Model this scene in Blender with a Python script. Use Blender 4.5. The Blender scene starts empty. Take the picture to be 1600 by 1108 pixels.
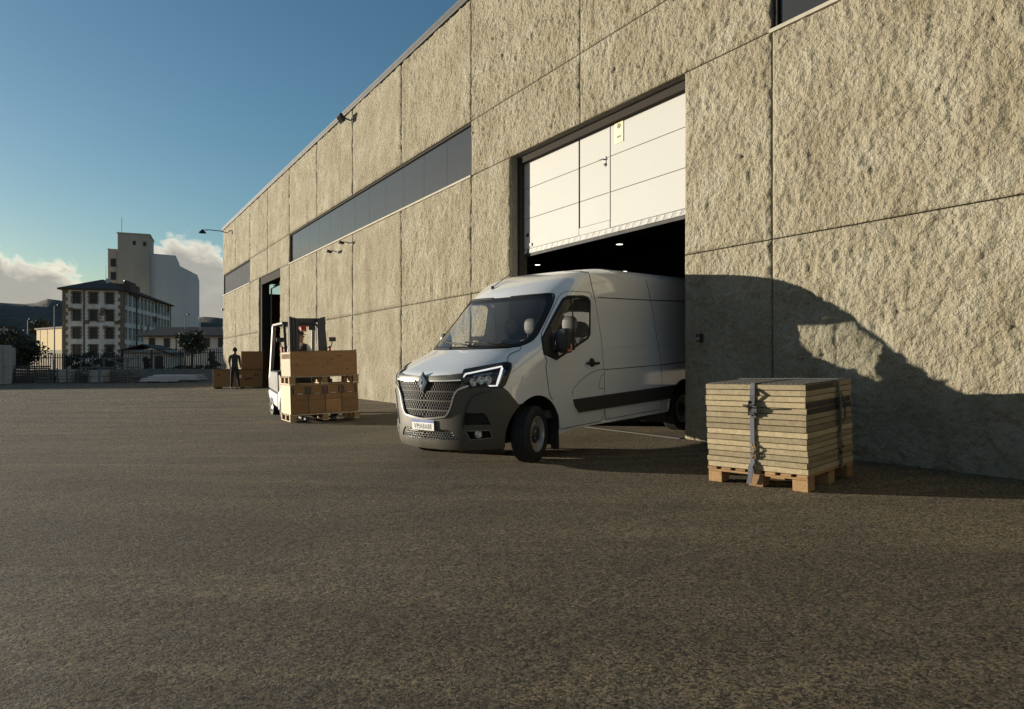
import bpy, bmesh, math, random
import numpy as np
from mathutils import Vector, Matrix
from mathutils.geometry import delaunay_2d_cdt
R = math.radians
random.seed(7)
SC = bpy.context.scene
COL = SC.collection
# ------------------------------------------------------------------ camera
EYE = 1.19
cam_data = bpy.data.cameras.new('camera')
cam = bpy.data.objects.new('camera', cam_data); COL.objects.link(cam)
cam.location = (0, 0, EYE); cam.rotation_euler = (R(90), 0, 0)
cam_data.sensor_width = 36.0; cam_data.lens = 1100 / 1600 * 36
cam_data.shift_y = 15.5 / 1600
cam_data.clip_start = .05; cam_data.clip_end = 12000
SC.camera = cam
# ------------------------------------------------------------------ light
SUN_AZ, SUN_EL = 71.5, 5.0          # degrees left of the view axis, above the horizon
sdir = Vector((-math.sin(R(SUN_AZ)) * math.cos(R(SUN_EL)), math.cos(R(SUN_AZ)) * math.cos(R(SUN_EL)), math.sin(R(SUN_EL))))
sun_data = bpy.data.lights.new('sun', 'SUN'); sun_data.energy = 5.0; sun_data.angle = R(.5); sun_data.color = (1.0, .905, .74)
sun = bpy.data.objects.new('sun', sun_data); COL.objects.link(sun)
sun.rotation_euler = sdir.to_track_quat('Z', 'Y').to_euler()
world = bpy.data.worlds.new('World'); SC.world = world; world.use_nodes = True
def build_world():
    nt = world.node_tree; nt.nodes.clear(); N = nt.nodes.new; L = nt.links.new
    out = N('ShaderNodeOutputWorld'); bg = N('ShaderNodeBackground'); bg.inputs['Strength'].default_value = .125
    sky = N('ShaderNodeTexSky'); sky.sky_type = 'NISHITA'; sky.sun_disc = False
    sky.sun_elevation = R(SUN_EL); sky.sun_rotation = R(-SUN_AZ); sky.ozone_density = 3.0; sky.air_density = 1.0; sky.dust_density = .6
    def math_(op, a, b=None, c=None, clamp=False):
        m = N('ShaderNodeMath'); m.operation = op; m.use_clamp = clamp
        for i, v in enumerate((a, b, c)):
            if v is None: continue
            if isinstance(v, (int, float)): m.inputs[i].default_value = v
            else: L(v, m.inputs[i])
        return m.outputs[0]
    tc = N('ShaderNodeTexCoord'); sep = N('ShaderNodeSeparateXYZ'); L(tc.outputs['Generated'], sep.inputs[0])
    x, y, z = sep.outputs
    az = math_('ARCTAN2', x, y)                 # 0 ahead, negative to the left
    hyp = math_('SQRT', math_('ADD', math_('MULTIPLY', x, x), math_('MULTIPLY', y, y)))
    el = math_('ARCTAN2', z, hyp)
    # cloud bank: its top follows the azimuth (low-frequency noise), broken by fine noise
    cmb = N('ShaderNodeCombineXYZ'); L(az, cmb.inputs[0]); L(math_('MULTIPLY', el, 1.6), cmb.inputs[1])
    def noise(vec, scale, detail, rough=.55, dist=0):
        n = N('ShaderNodeTexNoise'); n.inputs['Scale'].default_value = scale; n.inputs['Detail'].default_value = detail
        n.inputs['Roughness'].default_value = rough; n.inputs['Distortion'].default_value = dist; L(vec, n.inputs['Vector']); return n.outputs['Fac']
    def gauss(c, w, a):
        d = math_('DIVIDE', math_('SUBTRACT', az, c), w)
        return math_('MULTIPLY', math_('POWER', 2.718, math_('MULTIPLY', math_('MULTIPLY', d, d), -1)), a)
    top = math_('ADD', math_('ADD', gauss(-.440, .07, .095), gauss(-.40, .06, .012)), gauss(-.66, .10, .052))
    top = math_('ADD', top, gauss(-.57, .03, .012))
    n1 = N('ShaderNodeTexNoise'); n1.noise_dimensions = '1D'; n1.inputs['Scale'].default_value = 2.2; n1.inputs['Detail'].default_value = 3; L(az, n1.inputs['W'])
    far = math_('MULTIPLY', math_('SUBTRACT', 1, math_('ADD', gauss(-.45, .45, 1.0), 0), clamp=True), math_('MULTIPLY', n1.outputs[0], .34))  # clouds out of view banked higher as added fill light
    top = math_('ADD', math_('ADD', top, far), .065)
    fine = noise(cmb.outputs[0], 22, 8, .6, .4)
    edge = math_('ADD', top, math_('MULTIPLY', math_('SUBTRACT', fine, .5), .085))
    depth = math_('SUBTRACT', edge, el)         # radians below the cloud top
    mr = N('ShaderNodeMapRange'); mr.interpolation_type = 'SMOOTHSTEP'; mr.inputs['From Min'].default_value = -.004; mr.inputs['From Max'].default_value = .012; L(depth, mr.inputs['Value'])
    mask = mr.outputs[0]
    # small puff up to the left of frame
    # bright crest, grey body
    body = noise(cmb.outputs[0], 14, 6, .6, .3)
    ml = N('ShaderNodeMapRange'); ml.inputs['From Min'].default_value = .0; ml.inputs['From Max'].default_value = .03; L(depth, ml.inputs['Value'])
    ramp = N('ShaderNodeValToRGB'); r = ramp.color_ramp
    r.elements[0].position = 0; r.elements[0].color = (5.6, 5.1, 4.1, 1)
    r.elements[1].position = 1; r.elements[1].color = (2.0, 1.9, 1.72, 1)
    e = r.elements.new(.35); e.color = (3.5, 3.25, 2.75, 1)
    L(math_('ADD', ml.outputs[0], math_('MULTIPLY', math_('SUBTRACT', body, .5), .9)), ramp.inputs[0])
    # colour of the clear sky
    hs = N('ShaderNodeHueSaturation'); hs.inputs['Saturation'].default_value = SKY_SAT; hs.inputs['Value'].default_value = SKY_VAL; L(sky.outputs[0], hs.inputs['Color'])
    tint = N('ShaderNodeMix'); tint.data_type = 'RGBA'; tint.blend_type = 'MULTIPLY'; tint.inputs['Factor'].default_value = 1; L(hs.outputs[0], tint.inputs['A']); tint.inputs['B'].default_value = SKY_TINT
    mix = N('ShaderNodeMix'); mix.data_type = 'RGBA'; L(math_('MULTIPLY', mask, .92), mix.inputs['Factor']); L(tint.outputs['Result'], mix.inputs['A']); L(ramp.outputs[0], mix.inputs['B'])
    L(mix.outputs['Result'], bg.inputs['Color']); L(bg.outputs[0], out.inputs['Surface'])
SKY_SAT, SKY_VAL, SKY_TINT = 1.08, 1.0, (1.13, 1.02, .87, 1)
build_world()
SC.view_settings.view_transform = 'Standard'; SC.view_settings.look = 'None'
SC.view_settings.exposure = .70; SC.view_settings.gamma = 1.0; SC.view_settings.use_curve_mapping = False
SC.cycles.use_denoising = True; SC.cycles.denoising_prefilter = 'NONE'; SC.cycles.max_bounces = 6; SC.cycles.diffuse_bounces = 3; SC.cycles.use_adaptive_sampling = True; SC.cycles.adaptive_threshold = .01; SC.cycles.transparent_max_bounces = 16
# ------------------------------------------------------------------ helpers
class MB:
    """collects shapes; build() links them as one mesh object"""
    def __init__(s): s.v = []; s.f = []; s.m = []
    def add(s, vs, fs, mi=0):
        o = len(s.v); s.v += [tuple(p) for p in vs]; s.f += [tuple(i + o for i in f) for f in fs]; s.m += [mi] * len(fs); return s
    def box(s, x0, x1, y0, y1, z0, z1, mi=0, M=None):
        vs = [(x, y, z) for x in (x0, x1) for y in (y0, y1) for z in (z0, z1)]
        if M is not None: vs = [M @ Vector(p) for p in vs]
        return s.add(vs, [(0, 1, 3, 2), (4, 6, 7, 5), (0, 4, 5, 1), (2, 3, 7, 6), (0, 2, 6, 4), (1, 5, 7, 3)], mi)
    def bar(s, a, b, w, h, up=(0, 0, 1), mi=0):
        a, b = Vector(a), Vector(b); d = (b - a); L = d.length; d.normalize(); up = Vector(up)
        x = d.cross(up)
        if x.length < 1e-4: x = d.cross(Vector((1, 0, 0)))
        x.normalize(); u = x.cross(d)
        M = Matrix((x, d, u)).transposed().to_4x4(); M.translation = a
        return s.box(-w / 2, w / 2, 0, L, -h / 2, h / 2, mi, M)
    def tube(s, pts, r, n=8, mi=0, caps=True):
        pts = [Vector(p) for p in pts]; rs = r if isinstance(r, (list, tuple)) else [r] * len(pts); rings = []; o = len(s.v); prev = None
        for i, p in enumerate(pts):
            d = (pts[min(i + 1, len(pts) - 1)] - pts[max(i - 1, 0)]).normalized()
            if prev is None: x = d.cross(Vector((0, 0, 1)) if abs(d.z) < .9 else Vector((1, 0, 0))).normalized()
            else: x = (prev - d * prev.dot(d)).normalized()
            prev = x; y = d.cross(x)
            s.v += [tuple(p + (x * math.cos(2 * math.pi * k / n) + y * math.sin(2 * math.pi * k / n)) * rs[i]) for k in range(n)]
        for i in range(len(pts) - 1):
            for k in range(n):
                a = o + i * n + k; b = o + i * n + (k + 1) % n; s.f.append((a, b, b + n, a + n)); s.m.append(mi)
        if caps:
            s.f.append(tuple(o + k for k in reversed(range(n)))); s.f.append(tuple(o + (len(pts) - 1) * n + k for k in range(n))); s.m += [mi, mi]
        return s
    def lathe(s, prof, n=32, M=None, mi=0, closed=False):
        """prof: (radius, height) turned about local z"""
        o = len(s.v); k = len(prof)
        for i in range(n):
            a = 2 * math.pi * i / n
            for r, h in prof:
                p = Vector((r * math.cos(a), r * math.sin(a), h)); s.v.append(tuple(M @ p if M is not None else p))
        for i in range(n):
            for j in range(k - 1 + (1 if closed else 0)):
                a = o + i * k + j; b = o + i * k + (j + 1) % k; c = o + ((i + 1) % n) * k + (j + 1) % k; d = o + ((i + 1) % n) * k + j
                s.f.append((a, d, c, b)); s.m.append(mi)
        return s
    def prism(s, poly, h0, h1, M=None, mi=0):
        n = len(poly); vs = [(x, y, h0) for x, y in poly] + [(x, y, h1) for x, y in poly]
        if M is not None: vs = [M @ Vector(p) for p in vs]
        return s.add(vs, [tuple(reversed(range(n))), tuple(range(n, 2 * n))] + [(i, (i + 1) % n, n + (i + 1) % n, n + i) for i in range(n)], mi)
    def build(s, name, mats, parent=None, smooth=False, bevel=0, seg=1, fix=True):
        me = bpy.data.meshes.new(name); me.from_pydata(s.v, [], s.f)
        mats = mats if isinstance(mats, (list, tuple)) else [mats]
        for m in mats: me.materials.append(m)
        if len(mats) > 1: me.polygons.foreach_set('material_index', s.m)
        if bevel or fix:
            bm = bmesh.new(); bm.from_mesh(me)
            if fix: bmesh.ops.recalc_face_normals(bm, faces=bm.faces)
            if bevel:
                bm.normal_update()
                es = [e for e in bm.edges if len(e.link_faces) == 2 and e.calc_face_angle(0) > .5]
                bmesh.ops.bevel(bm, geom=es, offset=bevel, segments=seg, affect='EDGES', profile=.5, clamp_overlap=True)
            bm.to_mesh(me); bm.free()
        if smooth:
            me.polygons.foreach_set('use_smooth', [True] * len(me.polygons))
            if smooth != 'all': me.set_sharp_from_angle(angle=R(38))
        ob = bpy.data.objects.new(name, me); COL.objects.link(ob)
        if parent: ob.parent = parent
        return ob
def empty(name, loc=(0, 0, 0), rot=(0, 0, 0)):
    e = bpy.data.objects.new(name, None); COL.objects.link(e); e.location = loc; e.rotation_euler = rot; e.empty_display_size = .2; return e
def tag(o, label=None, cat=None, group=None, kind=None):
    for k, v in (('label', label), ('category', cat), ('group', group), ('kind', kind)):
        if v: o[k] = v
    return o
def inst(src, parent, M=None, name=None):
    o = src.copy(); COL.objects.link(o); o.parent = parent
    if M is not None: o.matrix_local = M
    return o
def rot_to(a, b):     # matrix with local z from a to b
    d = (Vector(b) - Vector(a)).normalized(); M = d.to_track_quat('Z', 'Y').to_matrix().to_4x4(); M.translation = Vector(a); return M
# ------------------------------------------------------------------ materials
def _nodes(name):
    m = bpy.data.materials.new(name); m.use_nodes = True; nt = m.node_tree; nt.nodes.clear()
    out = nt.nodes.new('ShaderNodeOutputMaterial'); return m, nt, out
def pm(name, col, rough=.6, metal=0, var=.18, scale=6, bump=0, bscale=40, spec=.5, coat=0, stretch=(1, 1, 1), col2=None, emit=0, detail=6, rvar=.1):
    m, nt, out = _nodes(name); N = nt.nodes.new; L = nt.links.new
    b = N('ShaderNodeBsdfPrincipled'); L(b.outputs[0], out.inputs[0])
    tc = N('ShaderNodeTexCoord'); mp = N('ShaderNodeMapping'); mp.inputs['Scale'].default_value = stretch; L(tc.outputs['Object'], mp.inputs[0])
    n = N('ShaderNodeTexNoise'); n.inputs['Scale'].default_value = scale; n.inputs['Detail'].default_value = detail; n.inputs['Roughness'].default_value = .6; L(mp.outputs[0], n.inputs['Vector'])
    r = N('ShaderNodeValToRGB'); c = Vector(col)
    lo = c * (1 - var); hi = Vector(col2) if col2 else c * (1 + var)
    r.color_ramp.elements[0].position = .3; r.color_ramp.elements[1].position = .7
    r.color_ramp.elements[0].color = (*lo, 1); r.color_ramp.elements[1].color = (*hi, 1)
    L(n.outputs['Fac'], r.inputs[0]); L(r.outputs[0], b.inputs['Base Color'])
    mr = N('ShaderNodeMapRange'); mr.inputs['To Min'].default_value = max(.02, rough - rvar); mr.inputs['To Max'].default_value = min(1, rough + rvar); L(n.outputs['Fac'], mr.inputs['Value']); L(mr.outputs[0], b.inputs['Roughness'])
    b.inputs['Metallic'].default_value = metal; b.inputs['Specular IOR Level'].default_value = spec
    if coat: b.inputs['Coat Weight'].default_value = coat; b.inputs['Coat Roughness'].default_value = .03
    if emit: b.inputs['Emission Color'].default_value = (*col, 1); b.inputs['Emission Strength'].default_value = emit
    if bump:
        n2 = N('ShaderNodeTexNoise'); n2.inputs['Scale'].default_value = bscale; n2.inputs['Detail'].default_value = 5; L(mp.outputs[0], n2.inputs['Vector'])
        bp = N('ShaderNodeBump'); bp.inputs['Strength'].default_value = .8; bp.inputs['Distance'].default_value = bump; L(n2.outputs['Fac'], bp.inputs['Height']); L(bp.outputs[0], b.inputs['Normal'])
    return m
def glass_mat(name, tint=(.75, .8, .78), base=.06, rough=.0, film=0.):
    """thin pane: lets light straight through, mirrors by Fresnel"""
    m, nt, out = _nodes(name); N = nt.nodes.new; L = nt.links.new
    t = N('ShaderNodeBsdfTransparent'); t.inputs[0].default_value = (*tint, 1)
    g = N('ShaderNodeBsdfGlossy'); g.inputs['Roughness'].default_value = rough
    f = N('ShaderNodeLayerWeight'); f.inputs['Blend'].default_value = .5
    p5 = N('ShaderNodeMath'); p5.operation = 'POWER'; L(f.outputs['Facing'], p5.inputs[0]); p5.inputs[1].default_value = 4.2
    fm = N('ShaderNodeMath'); fm.operation = 'MULTIPLY_ADD'; L(p5.outputs[0], fm.inputs[0]); fm.inputs[1].default_value = .92; fm.inputs[2].default_value = base
    mx = N('ShaderNodeMixShader'); L(fm.outputs[0], mx.inputs[0]); L(t.outputs[0], mx.inputs[1]); L(g.outputs[0], mx.inputs[2]); 
    if film:
        df = N('ShaderNodeBsdfDiffuse'); df.inputs[0].default_value = (.75, .74, .70, 1); m2 = N('ShaderNodeMixShader'); m2.inputs[0].default_value = film; L(mx.outputs[0], m2.inputs[1]); L(df.outputs[0], m2.inputs[2]); L(m2.outputs[0], out.inputs[0])
    else: L(mx.outputs[0], out.inputs[0])
    return m
def asphalt_mat():
    m, nt, out = _nodes('asphalt'); N = nt.nodes.new; L = nt.links.new
    b = N('ShaderNodeBsdfPrincipled'); L(b.outputs[0], out.inputs[0]); b.inputs['Specular IOR Level'].default_value = .35
    tc = N('ShaderNodeTexCoord')
    def noise(scale, detail, rough=.6, dist=0, vec=None):
        n = N('ShaderNodeTexNoise'); n.inputs['Scale'].default_value = scale; n.inputs['Detail'].default_value = detail; n.inputs['Roughness'].default_value = rough; n.inputs['Distortion'].default_value = dist
        L(vec or tc.outputs['Object'], n.inputs['Vector']); return n.outputs['Fac']
    def mrange(v, a, b_, c=0., d=1.):
        r = N('ShaderNodeMapRange'); r.inputs['From Min'].default_value = a; r.inputs['From Max'].default_value = b_; r.inputs['To Min'].default_value = c; r.inputs['To Max'].default_value = d; L(v, r.inputs['Value']); return r.outputs[0]
    def mixc(f, a, b_, mode='MIX'):
        x = N('ShaderNodeMix'); x.data_type = 'RGBA'; x.blend_type = mode
        if isinstance(f, float): x.inputs['Factor'].default_value = f
        else: L(f, x.inputs['Factor'])
        for k, q in (('A', a), ('B', b_)):
            if isinstance(q, tuple): x.inputs[k].default_value = q
            else: L(q, x.inputs[k])
        return x.outputs['Result']
    mp = N('ShaderNodeMapping'); mp.inputs['Rotation'].default_value = (0, 0, R(58)); mp.inputs['Scale'].default_value = (.25, 1.3, 1); L(tc.outputs['Object'], mp.inputs[0])
    big = noise(.35, 7, .6, .6); streak = noise(.9, 6, .65, 1.2, mp.outputs[0]); mid = noise(3.2, 8, .7, .3)
    vor = N('ShaderNodeTexVoronoi'); vor.inputs['Scale'].default_value = 85; vor.inputs['Randomness'].default_value = 1; L(tc.outputs['Object'], vor.inputs['Vector'])
    c = mixc(mrange(big, .32, .68), (.100, .077, .045, 1), (.178, .138, .081, 1))
    c = mixc(mrange(streak, .45, .75), c, (.25, .196, .118, 1))
    c = mixc(mrange(mid, .22, .55, .45, 1.), (.062, .049, .031, 1), c)
    # each stone its own tone
    sepc = N('ShaderNodeSeparateColor'); L(vor.outputs['Color'], sepc.inputs[0])
    c = mixc(1.0, c, mixc(mrange(sepc.outputs[0], 0, 1), (.12, .12, .12, 1), (2.25, 2.18, 2.05, 1)), 'MULTIPLY')
    pale = mrange(sepc.outputs[1], .965, .985); c = mixc(pale, c, (.30, .27, .21, 1))
    L(c, b.inputs['Base Color']); L(mrange(mid, .3, .7, .75, .95), b.inputs['Roughness'])
    g1 = noise(105, 3, .7); g2 = noise(60, 4, .7)
    c = mixc(mrange(g1, .34, .45, .85, 0.), c, (.022, .017, .011, 1)); c = mixc(mrange(g2, .28, .38, .7, 0.), c, (.03, .023, .015, 1)); L(c, b.inputs['Base Color'])
    add = N('ShaderNodeMath'); add.operation = 'MULTIPLY_ADD'; L(g2, add.inputs[0]); add.inputs[1].default_value = 1.3; L(g1, add.inputs[2])
    add2 = N('ShaderNodeMath'); add2.operation = 'MULTIPLY_ADD'; L(mid, add2.inputs[0]); add2.inputs[1].default_value = .5; L(add.outputs[0], add2.inputs[2])
    bp = N('ShaderNodeBump'); bp.inputs['Strength'].default_value = 1.0; bp.inputs['Distance'].default_value = .026; L(add2.outputs[0], bp.inputs['Height']); L(bp.outputs[0], b.inputs['Normal'])
    return m
def roughcast_mat():
    """coarse rough-cast concrete: relief, pale lime, vertical water marks"""
    m, nt, out = _nodes('roughcast_concrete'); N = nt.nodes.new; L = nt.links.new
    b = N('ShaderNodeBsdfPrincipled'); L(b.outputs[0], out.inputs[0]); b.inputs['Specular IOR Level'].default_value = .25; b.inputs['Roughness'].default_value = .9
    tc = N('ShaderNodeTexCoord')
    def noise(scale, detail, rough=.6, dist=0, stretch=None):
        n = N('ShaderNodeTexNoise'); n.inputs['Scale'].default_value = scale; n.inputs['Detail'].default_value = detail; n.inputs['Roughness'].default_value = rough; n.inputs['Distortion'].default_value = dist
        if stretch:
            mp = N('ShaderNodeMapping'); mp.inputs['Scale'].default_value = stretch; L(tc.outputs['Object'], mp.inputs[0]); L(mp.outputs[0], n.inputs['Vector'])
        else: L(tc.outputs['Object'], n.inputs['Vector'])
        return n.outputs['Fac']
    def ramp(v, stops):
        r = N('ShaderNodeValToRGB'); L(v, r.inputs[0]); e = r.color_ramp.elements
        e[0].position, e[0].color = stops[0][0], (*stops[0][1], 1); e[1].position, e[1].color = stops[-1][0], (*stops[-1][1], 1)
        for p, c in stops[1:-1]: q = e.new(p); q.color = (*c, 1)
        return r.outputs[0]
    def mul(f, a, b_):
        x = N('ShaderNodeMix'); x.data_type = 'RGBA'; x.blend_type = 'MULTIPLY'; x.inputs['Factor'].default_value = f; L(a, x.inputs['A']); L(b_, x.inputs['B']); return x.outputs['Result']
    base = ramp(noise(1.1, 6, .6, .4), [(.3, (.30, .26, .178)), (.52, (.37, .33, .238)), (.72, (.455, .42, .325))])
    marks = ramp(noise(1.0, 5, .65, .3, (1.6, 1.6, .16)), [(.30, (.66, .62, .52)), (.5, (1, 1, 1))])
    spots = ramp(noise(20, 8, .7, .2), [(.33, (.42, .38, .30)), (.48, (1, 1, 1)), (.7, (1.12, 1.12, 1.10))])
    L(mul(.5, mul(.6, base, marks), spots), b.inputs['Base Color'])
    f1 = noise(21, 6, .60, .10); f2 = noise(80, 5, .6, .1)
    ad = N('ShaderNodeMath'); ad.operation = 'MULTIPLY_ADD'; L(f2, ad.inputs[0]); ad.inputs[1].default_value = .18; L(f1, ad.inputs[2])
    bp = N('ShaderNodeBump'); bp.inputs['Strength'].default_value = 1.0; bp.inputs['Distance'].default_value = .085; L(ad.outputs[0], bp.inputs['Height']); L(bp.outputs[0], b.inputs['Normal'])
    return m
def wood_mat(name, c1, c2, axis=0, rough=.65, bump=.002, scale=3.0):
    m, nt, out = _nodes(name); N = nt.nodes.new; L = nt.links.new
    b = N('ShaderNodeBsdfPrincipled'); L(b.outputs[0], out.inputs[0]); b.inputs['Specular IOR Level'].default_value = .3; b.inputs['Roughness'].default_value = rough
    tc = N('ShaderNodeTexCoord'); mp = N('ShaderNodeMapping'); s = [9, 9, 9]; s[axis] = .7; mp.inputs['Scale'].default_value = s
    oi = N('ShaderNodeObjectInfo'); va = N('ShaderNodeVectorMath'); va.operation = 'ADD'; L(tc.outputs['Object'], va.inputs[0])
    vs = N('ShaderNodeVectorMath'); vs.operation = 'SCALE'; vs.inputs[0].default_value = (7.3, 3.1, 5.7); L(oi.outputs['Random'], vs.inputs['Scale']); L(vs.outputs[0], va.inputs[1]); L(va.outputs[0], mp.inputs[0])
    n = N('ShaderNodeTexNoise'); n.inputs['Scale'].default_value = scale; n.inputs['Detail'].default_value = 8; n.inputs['Roughness'].default_value = .65; n.inputs['Distortion'].default_value = 1.2; L(mp.outputs[0], n.inputs['Vector'])
    r = N('ShaderNodeValToRGB'); r.color_ramp.elements[0].position = .3; r.color_ramp.elements[1].position = .72; r.color_ramp.elements[0].color = (*c1, 1); r.color_ramp.elements[1].color = (*c2, 1); L(n.outputs['Fac'], r.inputs[0])
    hv = N('ShaderNodeHueSaturation'); mr = N('ShaderNodeMapRange'); mr.inputs['To Min'].default_value = .66; mr.inputs['To Max'].default_value = 1.18; L(oi.outputs['Random'], mr.inputs['Value']); L(mr.outputs[0], hv.inputs['Value']); L(r.outputs[0], hv.inputs['Color']); L(hv.outputs[0], b.inputs['Base Color'])
    bp = N('ShaderNodeBump'); bp.inputs['Distance'].default_value = bump; bp.inputs['Strength'].default_value = .7; L(n.outputs['Fac'], bp.inputs['Height']); L(bp.outputs[0], b.inputs['Normal'])
    return m
def paint_mat(name, col, rough=.25):
    m, nt, out = _nodes(name); N = nt.nodes.new; L = nt.links.new
    b = N('ShaderNodeBsdfPrincipled'); L(b.outputs[0], out.inputs[0]); b.inputs['Coat Weight'].default_value = 1; b.inputs['Coat Roughness'].default_value = .02; b.inputs['Coat IOR'].default_value = 2.2
    tc = N('ShaderNodeTexCoord'); n = N('ShaderNodeTexNoise'); n.inputs['Scale'].default_value = 2.5; n.inputs['Detail'].default_value = 6; L(tc.outputs['Object'], n.inputs['Vector'])
    r = N('ShaderNodeValToRGB'); r.color_ramp.elements[0].color = (*[c * .93 for c in col], 1); r.color_ramp.elements[1].color = (*col, 1); L(n.outputs['Fac'], r.inputs[0]); L(r.outputs[0], b.inputs['Base Color'])
    b.inputs['Roughness'].default_value = rough
    return m
M = {}
M['asphalt'] = asphalt_mat(); M['roughcast'] = roughcast_mat()
M['core'] = pm('wall_core', (.17, .155, .13), .9)
M['inside'] = pm('interior_paint', (.14, .135, .125), .85, var=.1)
M['deck'] = pm('roof_deck', (.25, .24, .22), .6, var=.1)
M['dark_steel'] = pm('dark_steel', (.035, .034, .033), .45, .3, var=.2)
M['frame_matte'] = pm('door_frame_paint', (.035, .030, .025), .9, 0, var=.15, spec=.15)
M['black_metal'] = pm('black_metal', (.02, .02, .02), .45, .2)
M['grey_metal'] = pm('grey_metal', (.24, .235, .225), .55, .3, var=.15)
M['alu'] = pm('aluminium', (.62, .62, .62), .28, .95, var=.1)
M['coping'] = pm('coping_metal', (.022, .021, .02), .7, 0)
M['pane'] = pm('tinted_pane', (.03, .029, .028), .10, 0, var=.05, spec=.5, rvar=.02)
M['door_white'] = pm('door_white', (.43, .425, .40), .6, 0, spec=.2, var=.03, scale=2, bump=.0008, bscale=300)
M['yellow'] = pm('warning_yellow', (.75, .62, .28), .5)
M['rubber'] = pm('rubber', (.018, .018, .018), .75, var=.2)
M['black_plastic'] = pm('black_plastic', (.022, .021, .020), .5, var=.12, bump=.0006, bscale=500)
M['lamp_white'] = pm('lamp_glow', (1, .93, .8), .4, emit=2.5, var=0)
M['grey_plastic'] = pm('bumper_plastic', (.085, .075, .057), .40, var=.06, bump=.0004, bscale=600)
M['trim_plastic'] = pm('trim_plastic', (.05, .046, .040), .5, var=.08, bump=.0004, bscale=600)
M['emblem'] = pm('emblem_silver', (.86, .88, .92), .22, 0, var=.03, rvar=.03)
M['chrome'] = pm('chrome', (.86, .86, .85), .22, 1, var=.03, rvar=.03)
M['satin'] = pm('satin_metal', (.42, .41, .38), .3, .9, var=.05)
M['van_white'] = paint_mat('van_white', (.90, .895, .87))
M['glass'] = glass_mat('window_glass', (.95, .955, .94), .09, film=.05)
M['glass_dark'] = glass_mat('door_glass', (.95, .955, .94))
M['lens'] = glass_mat('lens', (.93, .94, .94), .05)
M['seal'] = pm('door_seal', (.012, .012, .012), .7)
M['rim_white'] = pm('rim_steel', (.55, .53, .49), .35, .6, var=.1)
M['disc'] = pm('brake_dark', (.06, .06, .065), .4, .6)
M['fabric'] = pm('seat_fabric', (.05, .05, .052), .9, bump=.001, bscale=300)
M['headrest'] = pm('headrest_grey', (.07, .07, .068), .6)
M['dash'] = pm('dashboard', (.075, .073, .07), .65)
M['plate_white'] = pm('plate_white', (.72, .71, .67), .4, var=.03)
M['plate_blue'] = pm('plate_blue', (.02, .08, .38), .4, var=.05)
M['ink'] = pm('ink_black', (.012, .012, .012), .5)
M['drl'] = pm('light_guide', (1, .99, .96), .3, emit=.5, var=0)
M['amber'] = pm('indicator_red', (.55, .18, .12), .25)
M['ply'] = wood_mat('plywood', (.23, .115, .04), (.36, .195, .075), 0)
M['ply_pale'] = wood_mat('pale_wood', (.46, .36, .20), (.60, .49, .31), 0)
M['pallet'] = wood_mat('pallet_wood', (.25, .145, .06), (.40, .25, .115), 0)
M['board'] = wood_mat('board_edge', (.25, .195, .11), (.42, .345, .21), 0, scale=2.0)
M['board_face'] = pm('board_face', (.06, .055, .045), .6, bump=.002, bscale=60)
M['strap'] = pm('strap_webbing', (.10, .105, .12), .8, bump=.001, bscale=400)
M['strap_dark'] = pm('band_dark', (.022, .021, .022), .6)
M['skin'] = pm('skin', (.42, .25, .17), .55, var=.08)
M['hair'] = pm('hair', (.015, .012, .01), .7)
M['vest'] = pm('vest_cloth', (.055, .05, .046), .9, bump=.002, bscale=80)
M['shirt'] = pm('white_shirt', (.62, .60, .55), .9, bump=.002, bscale=60)
M['trousers'] = pm('work_trousers', (.03, .03, .034), .9, bump=.002, bscale=60)
M['shoe'] = pm('shoe_white', (.60, .58, .54), .6)
M['fork_grey'] = pm('truck_grey', (.36, .36, .35), .5, .0, var=.06)
M['red'] = pm('signal_red', (.55, .03, .015), .45)
def textured(name, text, size, mat, parent, Mx, extrude=.002):
    cu = bpy.data.curves.new(name, 'FONT'); cu.body = text; cu.size = size; cu.align_x = 'CENTER'; cu.align_y = 'CENTER'; cu.extrude = extrude; cu.space_character = 1.12; cu.materials.append(mat)
    t_ = bpy.data.objects.new(name, cu); COL.objects.link(t_); me = bpy.data.meshes.new_from_object(t_.evaluated_get(bpy.context.evaluated_depsgraph_get())); bpy.data.objects.remove(t_)
    o = bpy.data.objects.new(name, me); COL.objects.link(o); o.parent = parent; o.matrix_local = Mx; return o
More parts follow.
